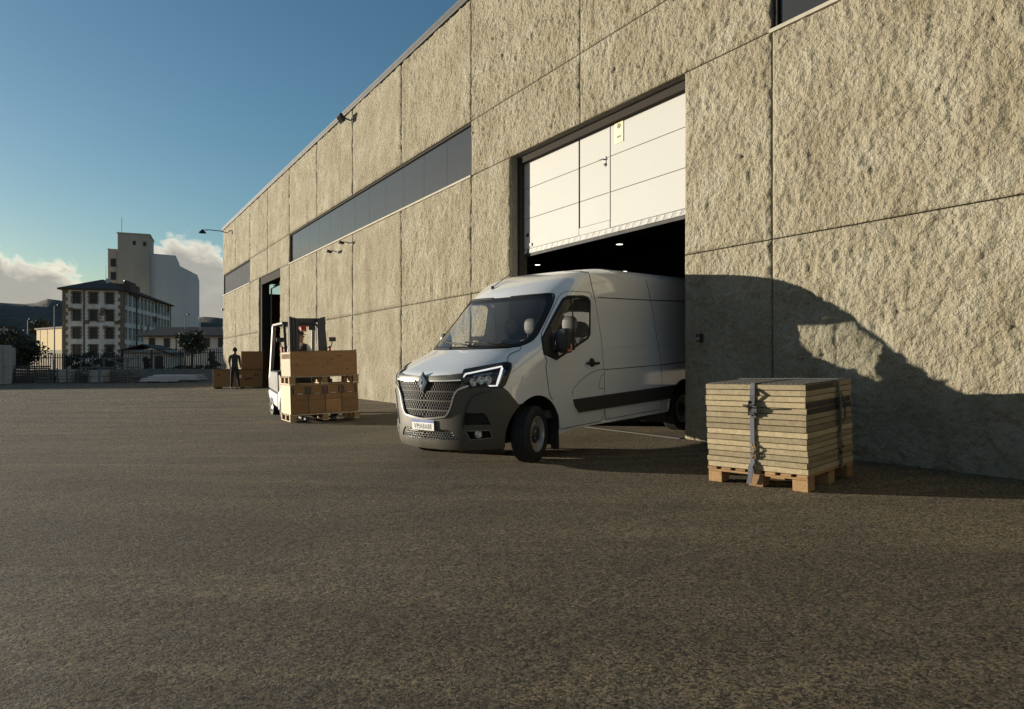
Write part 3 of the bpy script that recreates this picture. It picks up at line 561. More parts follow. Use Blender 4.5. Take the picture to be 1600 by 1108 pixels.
PL = {
'ws':[(0.623,2.086),(0.647,2.087),(0.682,2.089),(0.721,2.089),(0.754,2.087),(0.781,2.083),(0.804,2.078),(0.826,2.068),(0.845,2.052),(0.862,2.028),(0.875,1.998),(0.886,1.964),(0.895,1.929),(0.903,1.893),(0.911,1.854),(0.918,1.815),(0.924,1.779),(0.928,1.746),(0.932,1.715),(0.935,1.685),(0.936,1.656),(0.938,1.627),(0.939,1.599),(0.938,1.572),(0.934,1.548),(0.927,1.528),(0.919,1.51),(0.907,1.493),(0.889,1.478),(0.865,1.463),(0.838,1.45),(0.808,1.437),(0.776,1.428),(0.736,1.422),(0.691,1.418),(0.65,1.416),(0.621,1.414)],
'sidewin':[(1.058,1.498),(1.061,1.534),(1.062,1.571),(1.062,1.607),(1.061,1.644),(1.059,1.681),(1.057,1.718),(1.056,1.756),(1.054,1.794),(1.052,1.833),(1.05,1.871),(1.049,1.91),(1.053,1.958),(1.059,2.006),(1.134,2.041),(1.24,2.043),(1.365,2.046),(1.446,2.049),(1.529,2.053),(1.647,2.038),(1.736,1.99),(1.767,1.945),(1.8,1.901),(1.834,1.857),(1.87,1.812),(1.906,1.768),(1.941,1.724),(1.973,1.68),(2.004,1.636),(2.033,1.592),(2.06,1.548),(2.04,1.497),(1.972,1.468),(1.897,1.44),(1.814,1.408),(1.744,1.377),(1.698,1.354),(1.657,1.33),(1.619,1.308),(1.581,1.285),(1.544,1.263),(1.511,1.24),(1.427,1.26),(1.349,1.279),(1.297,1.297),(1.227,1.316),(1.158,1.361),(1.11,1.407),(1.085,1.452),(1.058,1.498)],
'sail':[(1.058,1.498),(1.061,1.534),(1.062,1.571),(1.063,1.607),(1.062,1.644),(1.061,1.681),(1.165,1.612),(1.207,1.565),(1.246,1.519),(1.274,1.472),(1.309,1.435),(1.344,1.398),(1.391,1.36),(1.452,1.323),(1.518,1.285),(1.511,1.24),(1.427,1.26),(1.349,1.279),(1.297,1.297),(1.227,1.316),(1.158,1.361),(1.11,1.407),(1.085,1.452),(1.058,1.498)],
'doortop':[(1.729,2.047),(1.722,2.056),(1.711,2.068),(1.696,2.081),(1.676,2.091),(1.659,2.099),(1.641,2.105),(1.612,2.11),(1.56,2.113),(1.47,2.113),(1.354,2.112),(1.175,2.112),(1.072,2.111),(1.02,2.108),(0.993,2.104),(0.979,2.096),(0.966,2.087),(0.954,2.072),(0.947,2.054),(0.943,2.037),(0.939,2.025)],
'doorA':[(0.939,2.025),(0.944,1.985),(0.948,1.946),(0.953,1.907),(0.959,1.868),(0.966,1.83),(0.972,1.792),(0.978,1.754),(0.983,1.716),(0.987,1.679),(0.991,1.642),(0.994,1.605),(0.997,1.568),(1.046,1.495)],
'doorF':[(1.046,1.495),(1.074,1.454),(1.117,1.395),(1.214,1.328),(1.309,1.258),(1.408,1.18),(1.536,1.094),(1.565,1.011),(1.587,0.942),(1.602,0.895),(1.611,0.861),(1.62,0.834),(1.634,0.806),(1.654,0.778),(1.677,0.751),(1.701,0.725),(1.722,0.697),(1.742,0.668),(1.761,0.64),(1.779,0.608),(1.793,0.57),(1.802,0.518),(1.809,0.456),(1.815,0.398),(1.821,0.357)],
'doorB':[(1.821,0.357),(1.888,0.358),(1.955,0.359),(2.024,0.36),(2.093,0.361),(2.163,0.362),(2.234,0.363),(2.306,0.363),(2.379,0.364),(2.452,0.365),(2.527,0.366),(2.602,0.367),(2.678,0.368)],
'doorC':[(2.678,0.368),(2.696,0.371),(2.723,0.373),(2.751,0.38),(2.775,0.394),(2.793,0.421),(2.809,0.459),(2.824,0.495),(2.834,0.52)],
'bline':[(1.196,2.389),(1.355,2.338),(1.437,2.291),(1.515,2.243),(1.592,2.196),(1.663,2.149),(1.728,2.102),(1.789,2.055),(1.844,2.008),(1.887,1.965),(1.93,1.922),(1.976,1.878),(2.023,1.835),(2.071,1.792),(2.119,1.748),(2.164,1.705),(2.208,1.661),(2.251,1.617),(2.292,1.574),(2.329,1.53),(2.356,1.486),(2.362,1.442),(2.37,1.398),(2.401,1.354),(2.451,1.31),(2.504,1.266),(2.566,1.222),(2.649,1.178),(2.725,1.134),(2.776,1.09),(2.796,1.046),(2.806,1.001),(2.814,0.954),(2.822,0.906),(2.825,0.858),(2.828,0.811),(2.829,0.763),(2.829,0.715),(2.829,0.667),(2.83,0.619),(2.832,0.571),(2.834,0.523),(2.841,0.476),(2.849,0.43),(2.859,0.383)],
'slide_rear':[(2.795,2.362),(2.882,2.314),(2.993,2.248),(3.131,2.162),(3.274,2.052),(3.434,1.901),(3.641,1.716),(3.82,1.53),(3.888,1.378),(4.011,1.276),(4.126,1.203),(4.245,1.14),(4.318,1.067),(4.343,0.978),(4.367,0.884),(4.379,0.789),(4.381,0.7),(4.376,0.612),(4.368,0.522),(4.359,0.445),(4.355,0.39)],
'slide_bot':[(2.859,0.383),(2.939,0.383),(3.019,0.384),(3.1,0.384),(3.182,0.385),(3.266,0.385),(3.35,0.385),(3.436,0.386),(3.522,0.386),(3.61,0.387),(3.699,0.387),(3.789,0.388),(3.88,0.388),(3.973,0.388),(4.067,0.389),(4.162,0.389),(4.258,0.39),(4.355,0.39)],
'rail':[(1.879,2.049),(1.957,2.049),(2.036,2.049),(2.115,2.049),(2.196,2.049),(2.278,2.05),(2.36,2.05),(2.444,2.05),(2.529,2.05),(2.614,2.05),(2.701,2.051),(2.789,2.051),(2.878,2.051),(2.969,2.051),(3.06,2.051),(3.151,2.053),(3.243,2.054),(3.336,2.055),(3.431,2.057),(3.527,2.058),(3.624,2.059),(3.722,2.061),(3.822,2.062),(3.923,2.064),(4.026,2.065),(4.13,2.066),(4.235,2.068),(4.342,2.069)],
'mid':[(2.799,1.064),(2.88,1.064),(2.961,1.064),(3.044,1.065),(3.127,1.065),(3.212,1.065),(3.297,1.065),(3.384,1.065),(3.472,1.066),(3.561,1.066),(3.651,1.066),(3.743,1.066),(3.835,1.066),(3.929,1.067),(4.025,1.067),(4.121,1.067),(4.219,1.067),(4.318,1.067),(4.426,1.07),(4.535,1.074),(4.646,1.077),(4.759,1.08),(4.873,1.083),(4.989,1.086),(5.106,1.09)],
'crease':[(2.493,1.372),(2.574,1.372),(2.656,1.372),(2.739,1.372),(2.823,1.372),(2.908,1.372),(2.994,1.372),(3.082,1.372),(3.17,1.372),(3.26,1.372),(3.351,1.372),(3.443,1.372),(3.536,1.372),(3.631,1.372),(3.727,1.372),(3.799,1.393)],
'strip':[(2.108,0.715),(2.128,0.664),(2.148,0.613),(2.229,0.539),(2.299,0.539),(2.371,0.539),(2.443,0.54),(2.517,0.54),(2.591,0.54),(2.666,0.54),(2.741,0.54),(2.818,0.54),(2.896,0.54),(2.974,0.54),(3.054,0.54),(3.135,0.541),(3.216,0.541),(3.299,0.541),(3.383,0.541),(3.467,0.541),(3.553,0.541),(3.64,0.541),(3.728,0.541),(3.817,0.542),(3.908,0.542),(3.999,0.542),(4.092,0.542),(4.186,0.542),(4.281,0.542),(4.378,0.542),(4.476,0.542),(4.575,0.543),(4.675,0.543),(4.777,0.543),(4.804,0.592),(4.832,0.642),(4.862,0.691),(4.892,0.74),(4.789,0.739),(4.688,0.739),(4.587,0.738),(4.488,0.737),(4.391,0.736),(4.295,0.735),(4.2,0.734),(4.106,0.733),(4.013,0.732),(3.922,0.732),(3.832,0.731),(3.743,0.73),(3.655,0.729),(3.568,0.728),(3.483,0.728),(3.398,0.727),(3.315,0.726),(3.232,0.725),(3.151,0.725),(3.071,0.724),(2.991,0.723),(2.913,0.723),(2.835,0.722),(2.759,0.721),(2.683,0.721),(2.608,0.72),(2.534,0.719),(2.461,0.719),(2.389,0.718),(2.318,0.717),(2.247,0.717),(2.177,0.716),(2.108,0.715)],
'flap':[(2.103,0.753),(2.102,0.771),(2.1,0.797),(2.106,0.827),(2.128,0.858),(2.177,0.892),(2.243,0.93),(2.312,0.968),(2.376,0.998),(2.431,1.02),(2.483,1.035),(2.532,1.047),(2.582,1.056),(2.64,1.064),(2.702,1.068),(2.758,1.07),(2.798,1.072)],
'flap2':[(2.805,1.014),(2.72,0.981),(2.712,0.928),(2.699,0.875),(2.683,0.822),(2.824,0.806)],
'hoodgap':[(0.778,1.414),(0.782,1.406),(0.789,1.393),(0.795,1.38),(0.796,1.368),(0.786,1.359),(0.768,1.35),(0.749,1.342),(0.737,1.332),(0.733,1.323),(0.732,1.313),(0.736,1.302),(0.743,1.289),(0.758,1.271),(0.782,1.251),(0.805,1.232),(0.822,1.219)],
'hoodedge':[(0.058,1.081),(0.098,1.083),(0.139,1.086),(0.182,1.089),(0.225,1.091),(0.268,1.093),(0.311,1.099),(0.354,1.104),(0.397,1.109),(0.4,1.133)],
'headlight':[(0.425,1.067),(0.425,1.108),(0.395,1.147),(0.425,1.153),(0.455,1.159),(0.486,1.164),(0.518,1.17),(0.549,1.176),(0.58,1.181),(0.612,1.186),(0.644,1.192),(0.676,1.197),(0.709,1.203),(0.742,1.208),(0.776,1.213),(0.81,1.219),(0.882,1.208),(0.919,1.187),(0.971,1.146),(0.991,1.105),(0.985,1.064),(0.969,1.023),(0.951,0.981),(0.919,0.946),(0.868,0.946),(0.817,0.946),(0.767,0.946),(0.729,0.971),(0.686,0.967),(0.644,0.962),(0.601,0.958),(0.559,0.953),(0.516,0.948),(0.488,0.987),(0.46,1.027),(0.425,1.067)],
'drl1':[(0.434,1.078),(0.439,1.122),(0.47,1.129),(0.5,1.136),(0.53,1.143),(0.559,1.15),(0.59,1.157),(0.621,1.163),(0.652,1.17),(0.684,1.177),(0.716,1.183),(0.748,1.19),(0.781,1.197),(0.834,1.167)],
'drl2':[(0.817,1.179),(0.859,1.142),(0.886,1.105),(0.889,1.068),(0.879,1.031),(0.867,0.995),(0.855,0.959),(0.801,0.96),(0.748,0.962)],
'bumpertop':[(0.919,0.946),(0.932,0.938),(0.95,0.927),(0.971,0.913),(0.989,0.898),(1.004,0.883),(1.018,0.866),(1.032,0.847),(1.048,0.828),(1.067,0.805),(1.09,0.78),(1.11,0.757),(1.124,0.74)],
'grille':[(0.064,1.023),(0.131,1.027),(0.233,1.033),(0.337,1.037),(0.409,1.036),(0.44,1.029),(0.445,1.017),(0.438,1.004),(0.433,0.99),(0.428,0.978),(0.419,0.966),(0.408,0.953),(0.398,0.939),(0.388,0.925),(0.378,0.911),(0.367,0.895),(0.357,0.876),(0.349,0.853),(0.341,0.826),(0.333,0.799),(0.325,0.772),(0.316,0.747),(0.306,0.722),(0.297,0.699),(0.288,0.68),(0.28,0.664),(0.273,0.651),(0.265,0.641),(0.257,0.632),(0.25,0.625),(0.244,0.62),(0.234,0.615),(0.215,0.61),(0.178,0.604),(0.13,0.596),(0.083,0.59),(0.053,0.585)],
'chrome':[(0.523,0.972),(0.511,0.969),(0.493,0.963),(0.473,0.957),(0.455,0.95),(0.44,0.944),(0.425,0.938),(0.411,0.931),(0.398,0.922),(0.387,0.911),(0.376,0.897),(0.366,0.882),(0.357,0.865),(0.349,0.844),(0.342,0.821),(0.335,0.797),(0.328,0.772),(0.319,0.747),(0.309,0.72),(0.299,0.695),(0.29,0.674),(0.281,0.658),(0.273,0.645),(0.265,0.635),(0.257,0.627),(0.25,0.619),(0.244,0.614),(0.234,0.61),(0.215,0.605),(0.178,0.599),(0.129,0.591),(0.083,0.584),(0.052,0.579)],
'duct':[(0.475,0.656),(0.519,0.656),(0.563,0.655),(0.607,0.655),(0.651,0.654),(0.695,0.653),(0.738,0.603),(0.756,0.56),(0.775,0.517),(0.733,0.518),(0.692,0.518),(0.651,0.518),(0.61,0.518),(0.569,0.518),(0.528,0.517),(0.487,0.517),(0.446,0.515),(0.456,0.562),(0.465,0.609),(0.475,0.656)],
'ductbig':[(0.445,0.473),(0.446,0.493),(0.447,0.523),(0.449,0.558),(0.455,0.595),(0.465,0.636),(0.478,0.682),(0.493,0.727),(0.508,0.765),(0.522,0.792),(0.536,0.814),(0.552,0.832),(0.571,0.848),(0.592,0.862),(0.616,0.873),(0.642,0.882),(0.669,0.889),(0.701,0.893),(0.737,0.895),(0.77,0.896),(0.793,0.897)],
'fog':[(0.475,0.449),(0.517,0.45),(0.558,0.45),(0.6,0.451),(0.641,0.451),(0.683,0.451),(0.725,0.451),(0.767,0.45),(0.78,0.407),(0.792,0.363),(0.748,0.361),(0.703,0.358),(0.659,0.355),(0.616,0.352),(0.572,0.348),(0.528,0.344),(0.511,0.379),(0.493,0.414),(0.475,0.449)],
'foglamp':[(0.638,0.407),(0.638,0.407)],
'lowgrille':[(0.161,0.453),(0.215,0.456),(0.268,0.458),(0.326,0.42),(0.354,0.38),(0.382,0.34),(0.33,0.339),(0.278,0.337),(0.226,0.335)],
'handle':[(2.256,1.166),(2.356,1.162),(2.457,1.158),(2.56,1.155)]}
van = empty('delivery_van', (-.4485, 9.188, 0), (.0385, 0, -.7246))
tag(van, 'white high roof panel van driving out of the warehouse doorway', 'van')
def P3(p, w, off=0., side=1):
    """point of the skin (offset outwards) in the van's own frame: x across, y to the rear"""
    q = B(p, w)
    if off:
        n = NRM(p, w); q = tuple(a + off * b for a, b in zip(q, n))
    return (side * q[1], q[0], q[2])
def NRM(p, w):
    h = 2e-3; pa, pb = (p - h, p + h); wa, wb = max(w - h, .161), min(w + h, 2.479)
    a = Vector(B(pb, w)) - Vector(B(pa, w)); b = Vector(B(p, wb)) - Vector(B(p, wa)); n = a.cross(b).normalized()
    # outward: away from the axis (u=2, v=0)
    q = B(p, w)
    if n.dot(Vector((q[0] - 2.0, q[1], max(0, q[2] - 1.4) * 2))) < 0: n = -n
    return n
def p_of_u(u, w): return ARC + u - (_F[0](w) + _F[2](w))
def p_at_u(u, w):      # also inside the corner
    U0, a = _F[0](w), _F[2](w)
    if u >= U0 + a: return ARC + u - U0 - a
    n = _F[3](w); c = min(1, max(0, 1 - (u - U0) / a)); return ARC * 2 / math.pi * math.acos(c ** (n / 2))
def circle(u0, w0, r, n=48): 
    return [(p_at_u(u0 + r * math.cos(2 * math.pi * k / n), max(.161, w0 + r * math.sin(2 * math.pi * k / n))), max(.161, w0 + r * math.sin(2 * math.pi * k / n))) for k in range(n)]
def inside(pt, poly):
    x, y = pt; c = False; j = len(poly) - 1
    for i in range(len(poly)):
        xi, yi = poly[i]; xj, yj = poly[j]
        if (yi > y) != (yj > y) and x < (xj - xi) * (y - yi) / (yj - yi) + xi: c = not c
        j = i
    return c
UREAR = 4.70; WTOP = 2.479
def pr_(w): return p_of_u(UREAR, w)
def strip_closed(l): return l[:-1] if l[0] == l[-1] else l
ws_top = [(0, 2.072), (.15, 2.074), (.3, 2.078), (.45, 2.082)]
ws_bot = [(.5, 1.412), (.35, 1.409), (.18, 1.407), (0, 1.406)]
windshield = ws_top + PL['ws'] + ws_bot
hood_low = [(0, 1.078)] + PL['hoodedge'][:-1]
hl = strip_closed(PL['headlight'])
bonnet = [(0, 1.078)] + PL['hoodedge'] + [q for q in hl if q[1] > 1.13 and .44 < q[0] < .79] + list(reversed(PL['hoodgap'])) + [(.6, 1.388), (.3, 1.383), (0, 1.382)]
cowl = [(0, 1.382), (.3, 1.383), (.6, 1.388), (.775, 1.405), PL['hoodgap'][0], (.85, 1.455)] + [q for q in PL['ws'] if q[1] < 1.46] + ws_bot
grille = [(0, 1.022)] + PL['grille'] + [(0, .583)]
lowgr = [(0, .455)] + PL['lowgrille'] + [(0, .328)]
bumper = [(0, .10), (1.26, .10), (1.26, .72)] + list(reversed(PL['bumpertop'])) + [(.8, 1.05), (.6, 1.1), (.46, 1.09)] + list(reversed(PL['hoodedge'][:-1])) + [(0, 1.078)]
bl = PL['bline']; btop = [(p_at_u(B(*bl[0])[0] - .03, 2.44), 2.44), (p_at_u(B(*bl[0])[0] - .05, 2.478), 2.478)]
door = list(reversed(PL['doortop'])) + [q for q in bl if q[1] < 2.04 and q[1] > .53] + list(reversed(PL['doorC'])) + list(reversed(PL['doorB'])) + list(reversed(PL['doorF'])) + list(reversed(PL['doorA']))
slide = [q for q in bl if q[1] <= 2.05] + PL['slide_bot'] + list(reversed([q for q in PL['slide_rear'] if q[1] <= 2.06])) + [PL['rail'][k] for k in range(14, -1, -1)]
def shape_bottom():
    f = [(-.01, .10), (-.01, .215), (.6, .225), (1.30, .235), (1.30, .30)]
    f += [(p_at_u(u, .30), .30) for u in (.35, .43)] + [(p_at_u(u, w), w) for u, w in ((.50, .295), (.75, .325), (1.2, .335), (3.3, .335), (4.0, .335))] + [(p_at_u(4.75, .335), .335), (9, .10)]
    return f
void = shape_bottom()
archF = circle(0, .36, .468); archR = circle(3.682, .36, .468)
REG = [('void', void), ('void', archF), ('void', archR), ('windscreen', [(q[0] * .90, 1.765 + (q[1] - 1.765) * (.79 if q[1] > 1.765 else .93)) for q in windshield]), ('frit', windshield), ('sail', strip_closed(PL['sail'])), ('door_glass', strip_closed(PL['sidewin'])), ('headlight', hl), ('grille', grille),
       ('lower_grille', lowgr), ('duct', strip_closed(PL['duct'])), ('fog_recess', strip_closed(PL['fog'])), ('moulding', strip_closed(PL['strip'])), ('bumper', bumper), ('cowl', cowl), ('bonnet', bonnet), ('front_door', door), ('side_door', slide)]
def cut_skin():
    pts = []; edges = []
    def addpoly(poly):
        o = len(pts)
        # densify
        d = []
        for a, b in zip(poly, poly[1:] + poly[:1]):
            n = max(1, int(math.hypot(b[0] - a[0], b[1] - a[1]) / .035))
            d += [(a[0] + (b[0] - a[0]) * k / n, a[1] + (b[1] - a[1]) * k / n) for k in range(n)]
        for q in d: pts.append(Vector((max(0, q[0]), min(max(q[1], .16), WTOP))))
        edges.extend((o + k, o + (k + 1) % len(d)) for k in range(len(d)))
    wl = [.16, .19, .22, .26] + [.30 + .05 * k for k in range(14)] + [1.0, 1.03, 1.06, 1.075, 1.09, 1.105, 1.12, 1.14, 1.16, 1.18, 1.2, 1.22, 1.24, 1.26, 1.28, 1.3, 1.32, 1.34, 1.36, 1.38, 1.4, 1.43, 1.46] + [1.5 + .045 * k for k in range(13)] + [2.08, 2.11, 2.14, 2.17, 2.2, 2.23, 2.26, 2.29, 2.32, 2.35, 2.375, 2.4, 2.42, 2.435, 2.45, 2.46, 2.468, 2.474, WTOP]
    # outline
    out = [(0, w) for w in wl] + [(ARC * k / 26, WTOP) for k in range(1, 27)] + [(ARC + .12 * k, WTOP) for k in range(1, 21)] + [(pr_(w), w) for w in reversed(wl) if pr_(w) > ARC + 2.4] 
    out += [(p, .16) for p in np.arange(pr_(.16) - .3, .01, -.3)]
    addpoly(out)
    for _, poly in REG: addpoly(list(poly))
    for w in wl[1:-1]:
        pe = pr_(w); p = .045
        while p < pe - .06:
            pts.append(Vector((p, w))); p += .045 if p < ARC + .3 else .12
    V, E, F, *_ = delaunay_2d_cdt(pts, edges, [], 0, 1e-5)
    res = {}
    xy = [(v.x, v.y) for v in V]
    bb = [(min(q[0] for q in poly), max(q[0] for q in poly), min(q[1] for q in poly), max(q[1] for q in poly)) for _, poly in REG]
    for f in F:
        c = (sum(xy[i][0] for i in f) / len(f), sum(xy[i][1] for i in f) / len(f))
        if c[0] > pr_(c[1]) or c[1] > WTOP or c[1] < .16: continue
        nm = 'body_shell'
        for (n_, poly), b in zip(REG, bb):
            if b[0] <= c[0] <= b[1] and b[2] <= c[1] <= b[3] and inside(c, poly): nm = n_; break
        if nm != 'void': res.setdefault(nm, []).append(tuple(f))
    return xy, res
XY, FACES = cut_skin()
def skin(name, regs, mat, off=0., sides=(1, -1), parent=van, wall=0., label=None, wallmat=None):
    """mesh of one or more regions; wall>0 adds an edge return of that depth inwards"""
    mb = MB(); mb2 = MB()
    for sd in sides:
        idx = {}; vs = []; fs = []
        for rg in regs:
            for f in FACES.get(rg, []):
                g = []
                for i in f:
                    if i not in idx: idx[i] = len(vs); vs.append(P3(*XY[i], off, sd))
                    g.append(idx[i])
                fs.append(tuple(g) if sd > 0 else tuple(reversed(g)))
        mb.add(vs, fs)
        if wall:
            cnt = {}
            for f in fs:
                for a, b in zip(f, f[1:] + f[:1]): cnt[(min(a, b), max(a, b))] = cnt.get((min(a, b), max(a, b)), 0) + 1
            inv = {v: k for k, v in idx.items()}
            for (a, b), c in cnt.items():
                if c == 1:
                    if abs(vs[a][0]) < 1e-4 and abs(vs[b][0]) < 1e-4: continue
                    pa, pb = P3(*XY[inv[a]], off - wall, sd), P3(*XY[inv[b]], off - wall, sd); mb2.add([vs[a], vs[b], pb, pa], [(0, 1, 2, 3)])
    # weld the centre line
    nf = len(mb.f)
    if wall and wallmat is None: mb.add(mb2.v, mb2.f)
    me = bpy.data.meshes.new(name); me.from_pydata(mb.v, [], mb.f); bm = bmesh.new(); bm.from_mesh(me)
    bmesh.ops.remove_doubles(bm, verts=bm.verts, dist=1e-4); bm.to_mesh(me); bm.free()
    me.materials.append(mat); me.polygons.foreach_set('use_smooth', [True] * len(me.polygons)); me.set_sharp_from_angle(angle=R(50))
    o = bpy.data.objects.new(name, me); COL.objects.link(o); o.parent = parent
    if label: o['label'] = label
    if wall and wallmat: mb2.build(name + '_edge', wallmat, o, fix=False)
    return o
W_ = M['van_white']
shell = skin('body_shell', ['body_shell'], W_)
skin('bonnet', ['bonnet'], W_, .004)
cow = skin('cowl', ['cowl'], M['black_plastic'], -.006)
bump = skin('bumper', ['bumper'], M['grey_plastic'], .012, wall=.05, label='large taupe grey plastic front bumper')
skin('windscreen_border', ['frit'], M['ink'], -.004)
wsc = skin('windscreen', ['windscreen'], M['glass'], -.004, wall=.0)
for sd, in ((1,), (-1,)):
    d = skin('front_door', ['front_door'], W_, .003, (sd,))
    skin('door_glass', ['door_glass'], M['glass_dark'], -.012, (sd,), d)
    skin('mirror_sail', ['sail'], M['black_plastic'], .006, (sd,), d, wall=.02)
    s = skin('side_door', ['side_door'], W_, .003, (sd,))
    skin('side_moulding', ['moulding'], M['trim_plastic'], .028, (sd,), wall=.03, label='dark grey rubbing strip along the flank')
# swept trim along a line on the skin
def sweep(name, line, mat, width=.008, height=.003, off=.0, sides=(1, -1), parent=van, closed=False):
    """flat-topped rib following the skin"""
    if len(sides) == 2 and min(q[0] for q in line) > .01:
        return [sweep(name, line, mat, width, height, off, (s_,), parent, closed) for s_ in sides][0]
    pts = [line[0]]
    for a, b in zip(line[:-1], line[1:]):
        n = max(1, int(math.dist(B(*a), B(*b)) / .03)); pts += [(a[0] + (b[0] - a[0]) * k / n, a[1] + (b[1] - a[1]) * k / n) for k in range(1, n + 1)]
    mb = MB()
    for sd in sides:
        rows = []
        for i, q in enumerate(pts):
            a = pts[max(0, i - 1)]; b = pts[min(len(pts) - 1, i + 1)]
            if closed: a = pts[i - 1]; b = pts[(i + 1) % len(pts)]
            t = Vector(B(*b)) - Vector(B(*a)); n = NRM(*q)
            if t.length < 1e-6: t = Vector((0, 0, 1))
            t.normalize(); x = t.cross(n).normalized(); c = Vector(B(*q)) + n * off
            rows.append([c - x * width / 2 - n * .004, c - x * width / 2 * .8 + n * height, c + x * width / 2 * .8 + n * height, c + x * width / 2 - n * .004])
        vs = [(sd * p[1], p[0], p[2]) for r_ in rows for p in r_]; m = len(rows)
        fs = [(4 * i + j, 4 * i + j + 1, 4 * ((i + 1) % m) + j + 1, 4 * ((i + 1) % m) + j) for i in range(m if closed else m - 1) for j in range(3)]
        if not closed: fs += [(3, 2, 1, 0), (4 * m - 4, 4 * m - 3, 4 * m - 2, 4 * m - 1)]
        mb.add(vs, fs)
    return mb.build(name, mat, parent, smooth=True)
SL = dict(width=.009, height=.0012, off=.003)
sweep('shut_line', PL['doortop'] + PL['doorA'] + PL['doorF'][1:] + PL['doorB'][1:] + PL['doorC'][1:], M['seal'], **SL)
sweep('shut_line', btop[::-1][1:] + bl, M['seal'], **SL)
sweep('shut_line', PL['slide_bot'] + PL['slide_rear'][::-1], M['seal'], **SL)
sweep('slide_rail', PL['rail'], M['seal'], width=.016, height=.002, off=.002)
sweep('shut_line', PL['mid'], M['seal'], width=.013, height=.001, off=.003)
sweep('crease', PL['crease'], W_, width=.03, height=.006, off=.0)
sweep('shut_line', PL['flap'], M['seal'], **SL); sweep('shut_line', PL['flap2'], M['seal'], **SL, sides=(1,))
sweep('shut_line', PL['hoodgap'], M['seal'], width=.009, height=.001, off=.004)
sweep('shut_line', hood_low, M['seal'], width=.012, height=.001, off=.006)
sweep('glass_seal', windshield[1:-1], M['seal'], width=.03, height=.004, off=.002)
sweep('glass_seal', strip_closed(PL['sidewin']), M['seal'], width=.034, height=.004, off=.0035, closed=True)
# quarter-light post in the door glass
q0 = PL['sidewin'][15]; 
sweep('quarter_light_post', [(p_at_u(.88, w), w) for w in np.linspace(2.04, 1.36, 8)], M['seal'], width=.022, height=.004, off=-.008)
# arch lips
for arc, c in ((archF, 0), (archR, 3.682)):
    line = [q for q in circle(c, .36, .470, 72)]; a = [q for q in line if q[1] > .32]
    k = min(range(len(line)), key=lambda i: line[i][1]); line = line[k:] + line[:k]; line = [q for q in line if q[1] > (.74 if c == 0 and q[0] < ARC - .2 else .34)]
    line = sorted(line, key=lambda q: -math.atan2(q[1] - .36, B(*q)[0] - c))
    sweep('arch_lip', line, W_, width=.03, height=.006)
# roof lid, rear wall, floor pan
roofv = []; n = 0
mb = MB(); ring = [B(ARC * k / 26, WTOP) for k in range(27)] + [(u, _F[1](WTOP), WTOP) for u in np.linspace(2.0, UREAR, 12)]
rows = []
for u, v, w in ring: rows.append([(v * t, u, w + .018 * (1 - t * t) * min(1, max(0, (u - 1.6) / .5))) for t in np.linspace(-1, 1, 13)])
for a, b in zip(rows[:-1], rows[1:]): mb.add(a + b, [(i, i + 1, 14 + i, 13 + i) for i in range(12)])
mb.build('roof', W_, van, smooth='all')
mb = MB(); rr = [(_F[1](w), UREAR, w) for w in np.linspace(.335, WTOP, 30)]
mb.add([(v, u, w) for v, u, w in rr] + [(-v, u, w) for v, u, w in rr], [(i, i + 1, 31 + i, 30 + i) for i in range(29)]); mb.build('rear_panel', W_, van)
MB().box(-.60, .60, -.70, 4.65, .30, .38).box(-.93, .93, .52, 3.18, .34, .44).build('floor_pan', M['rubber'], van)
MB().box(-.40, .40, -.55, .5, .24, .32).build('engine_tray', M['rubber'], van)
for c in (0, 3.682):
    for sd in (1, -1):
        l = MB(); n = 24
        for k in range(n + 1):
            a = R(-25) + R(230) * k / n; y, z = c + .475 * math.cos(a), .36 + .475 * math.sin(a)
            l.v += [(sd * .50, y, z), (sd * (_F[1](min(1, max(.2, z))) - (.10 if c == 0 and y < -.2 else .025)), y, z)]
        l.f += [(2 * k, 2 * k + 1, 2 * k + 3, 2 * k + 2) for k in range(n)]; l.m = [0] * len(l.f)
        l.add([(sd * .50, c - .5, .2), (sd * .5, c + .5, .2), (sd * .5, c + .5, .9), (sd * .5, c - .5, .9)], [(0, 1, 2, 3)])
        l.build('wheel_liner', M['rubber'], van, fix=False)
for sd in (1, -1):
    MB().box(sd * .97 - .10, sd * .97 + .02, .445, .46, .10, .46).build('mud_flap', M['rubber'], van)
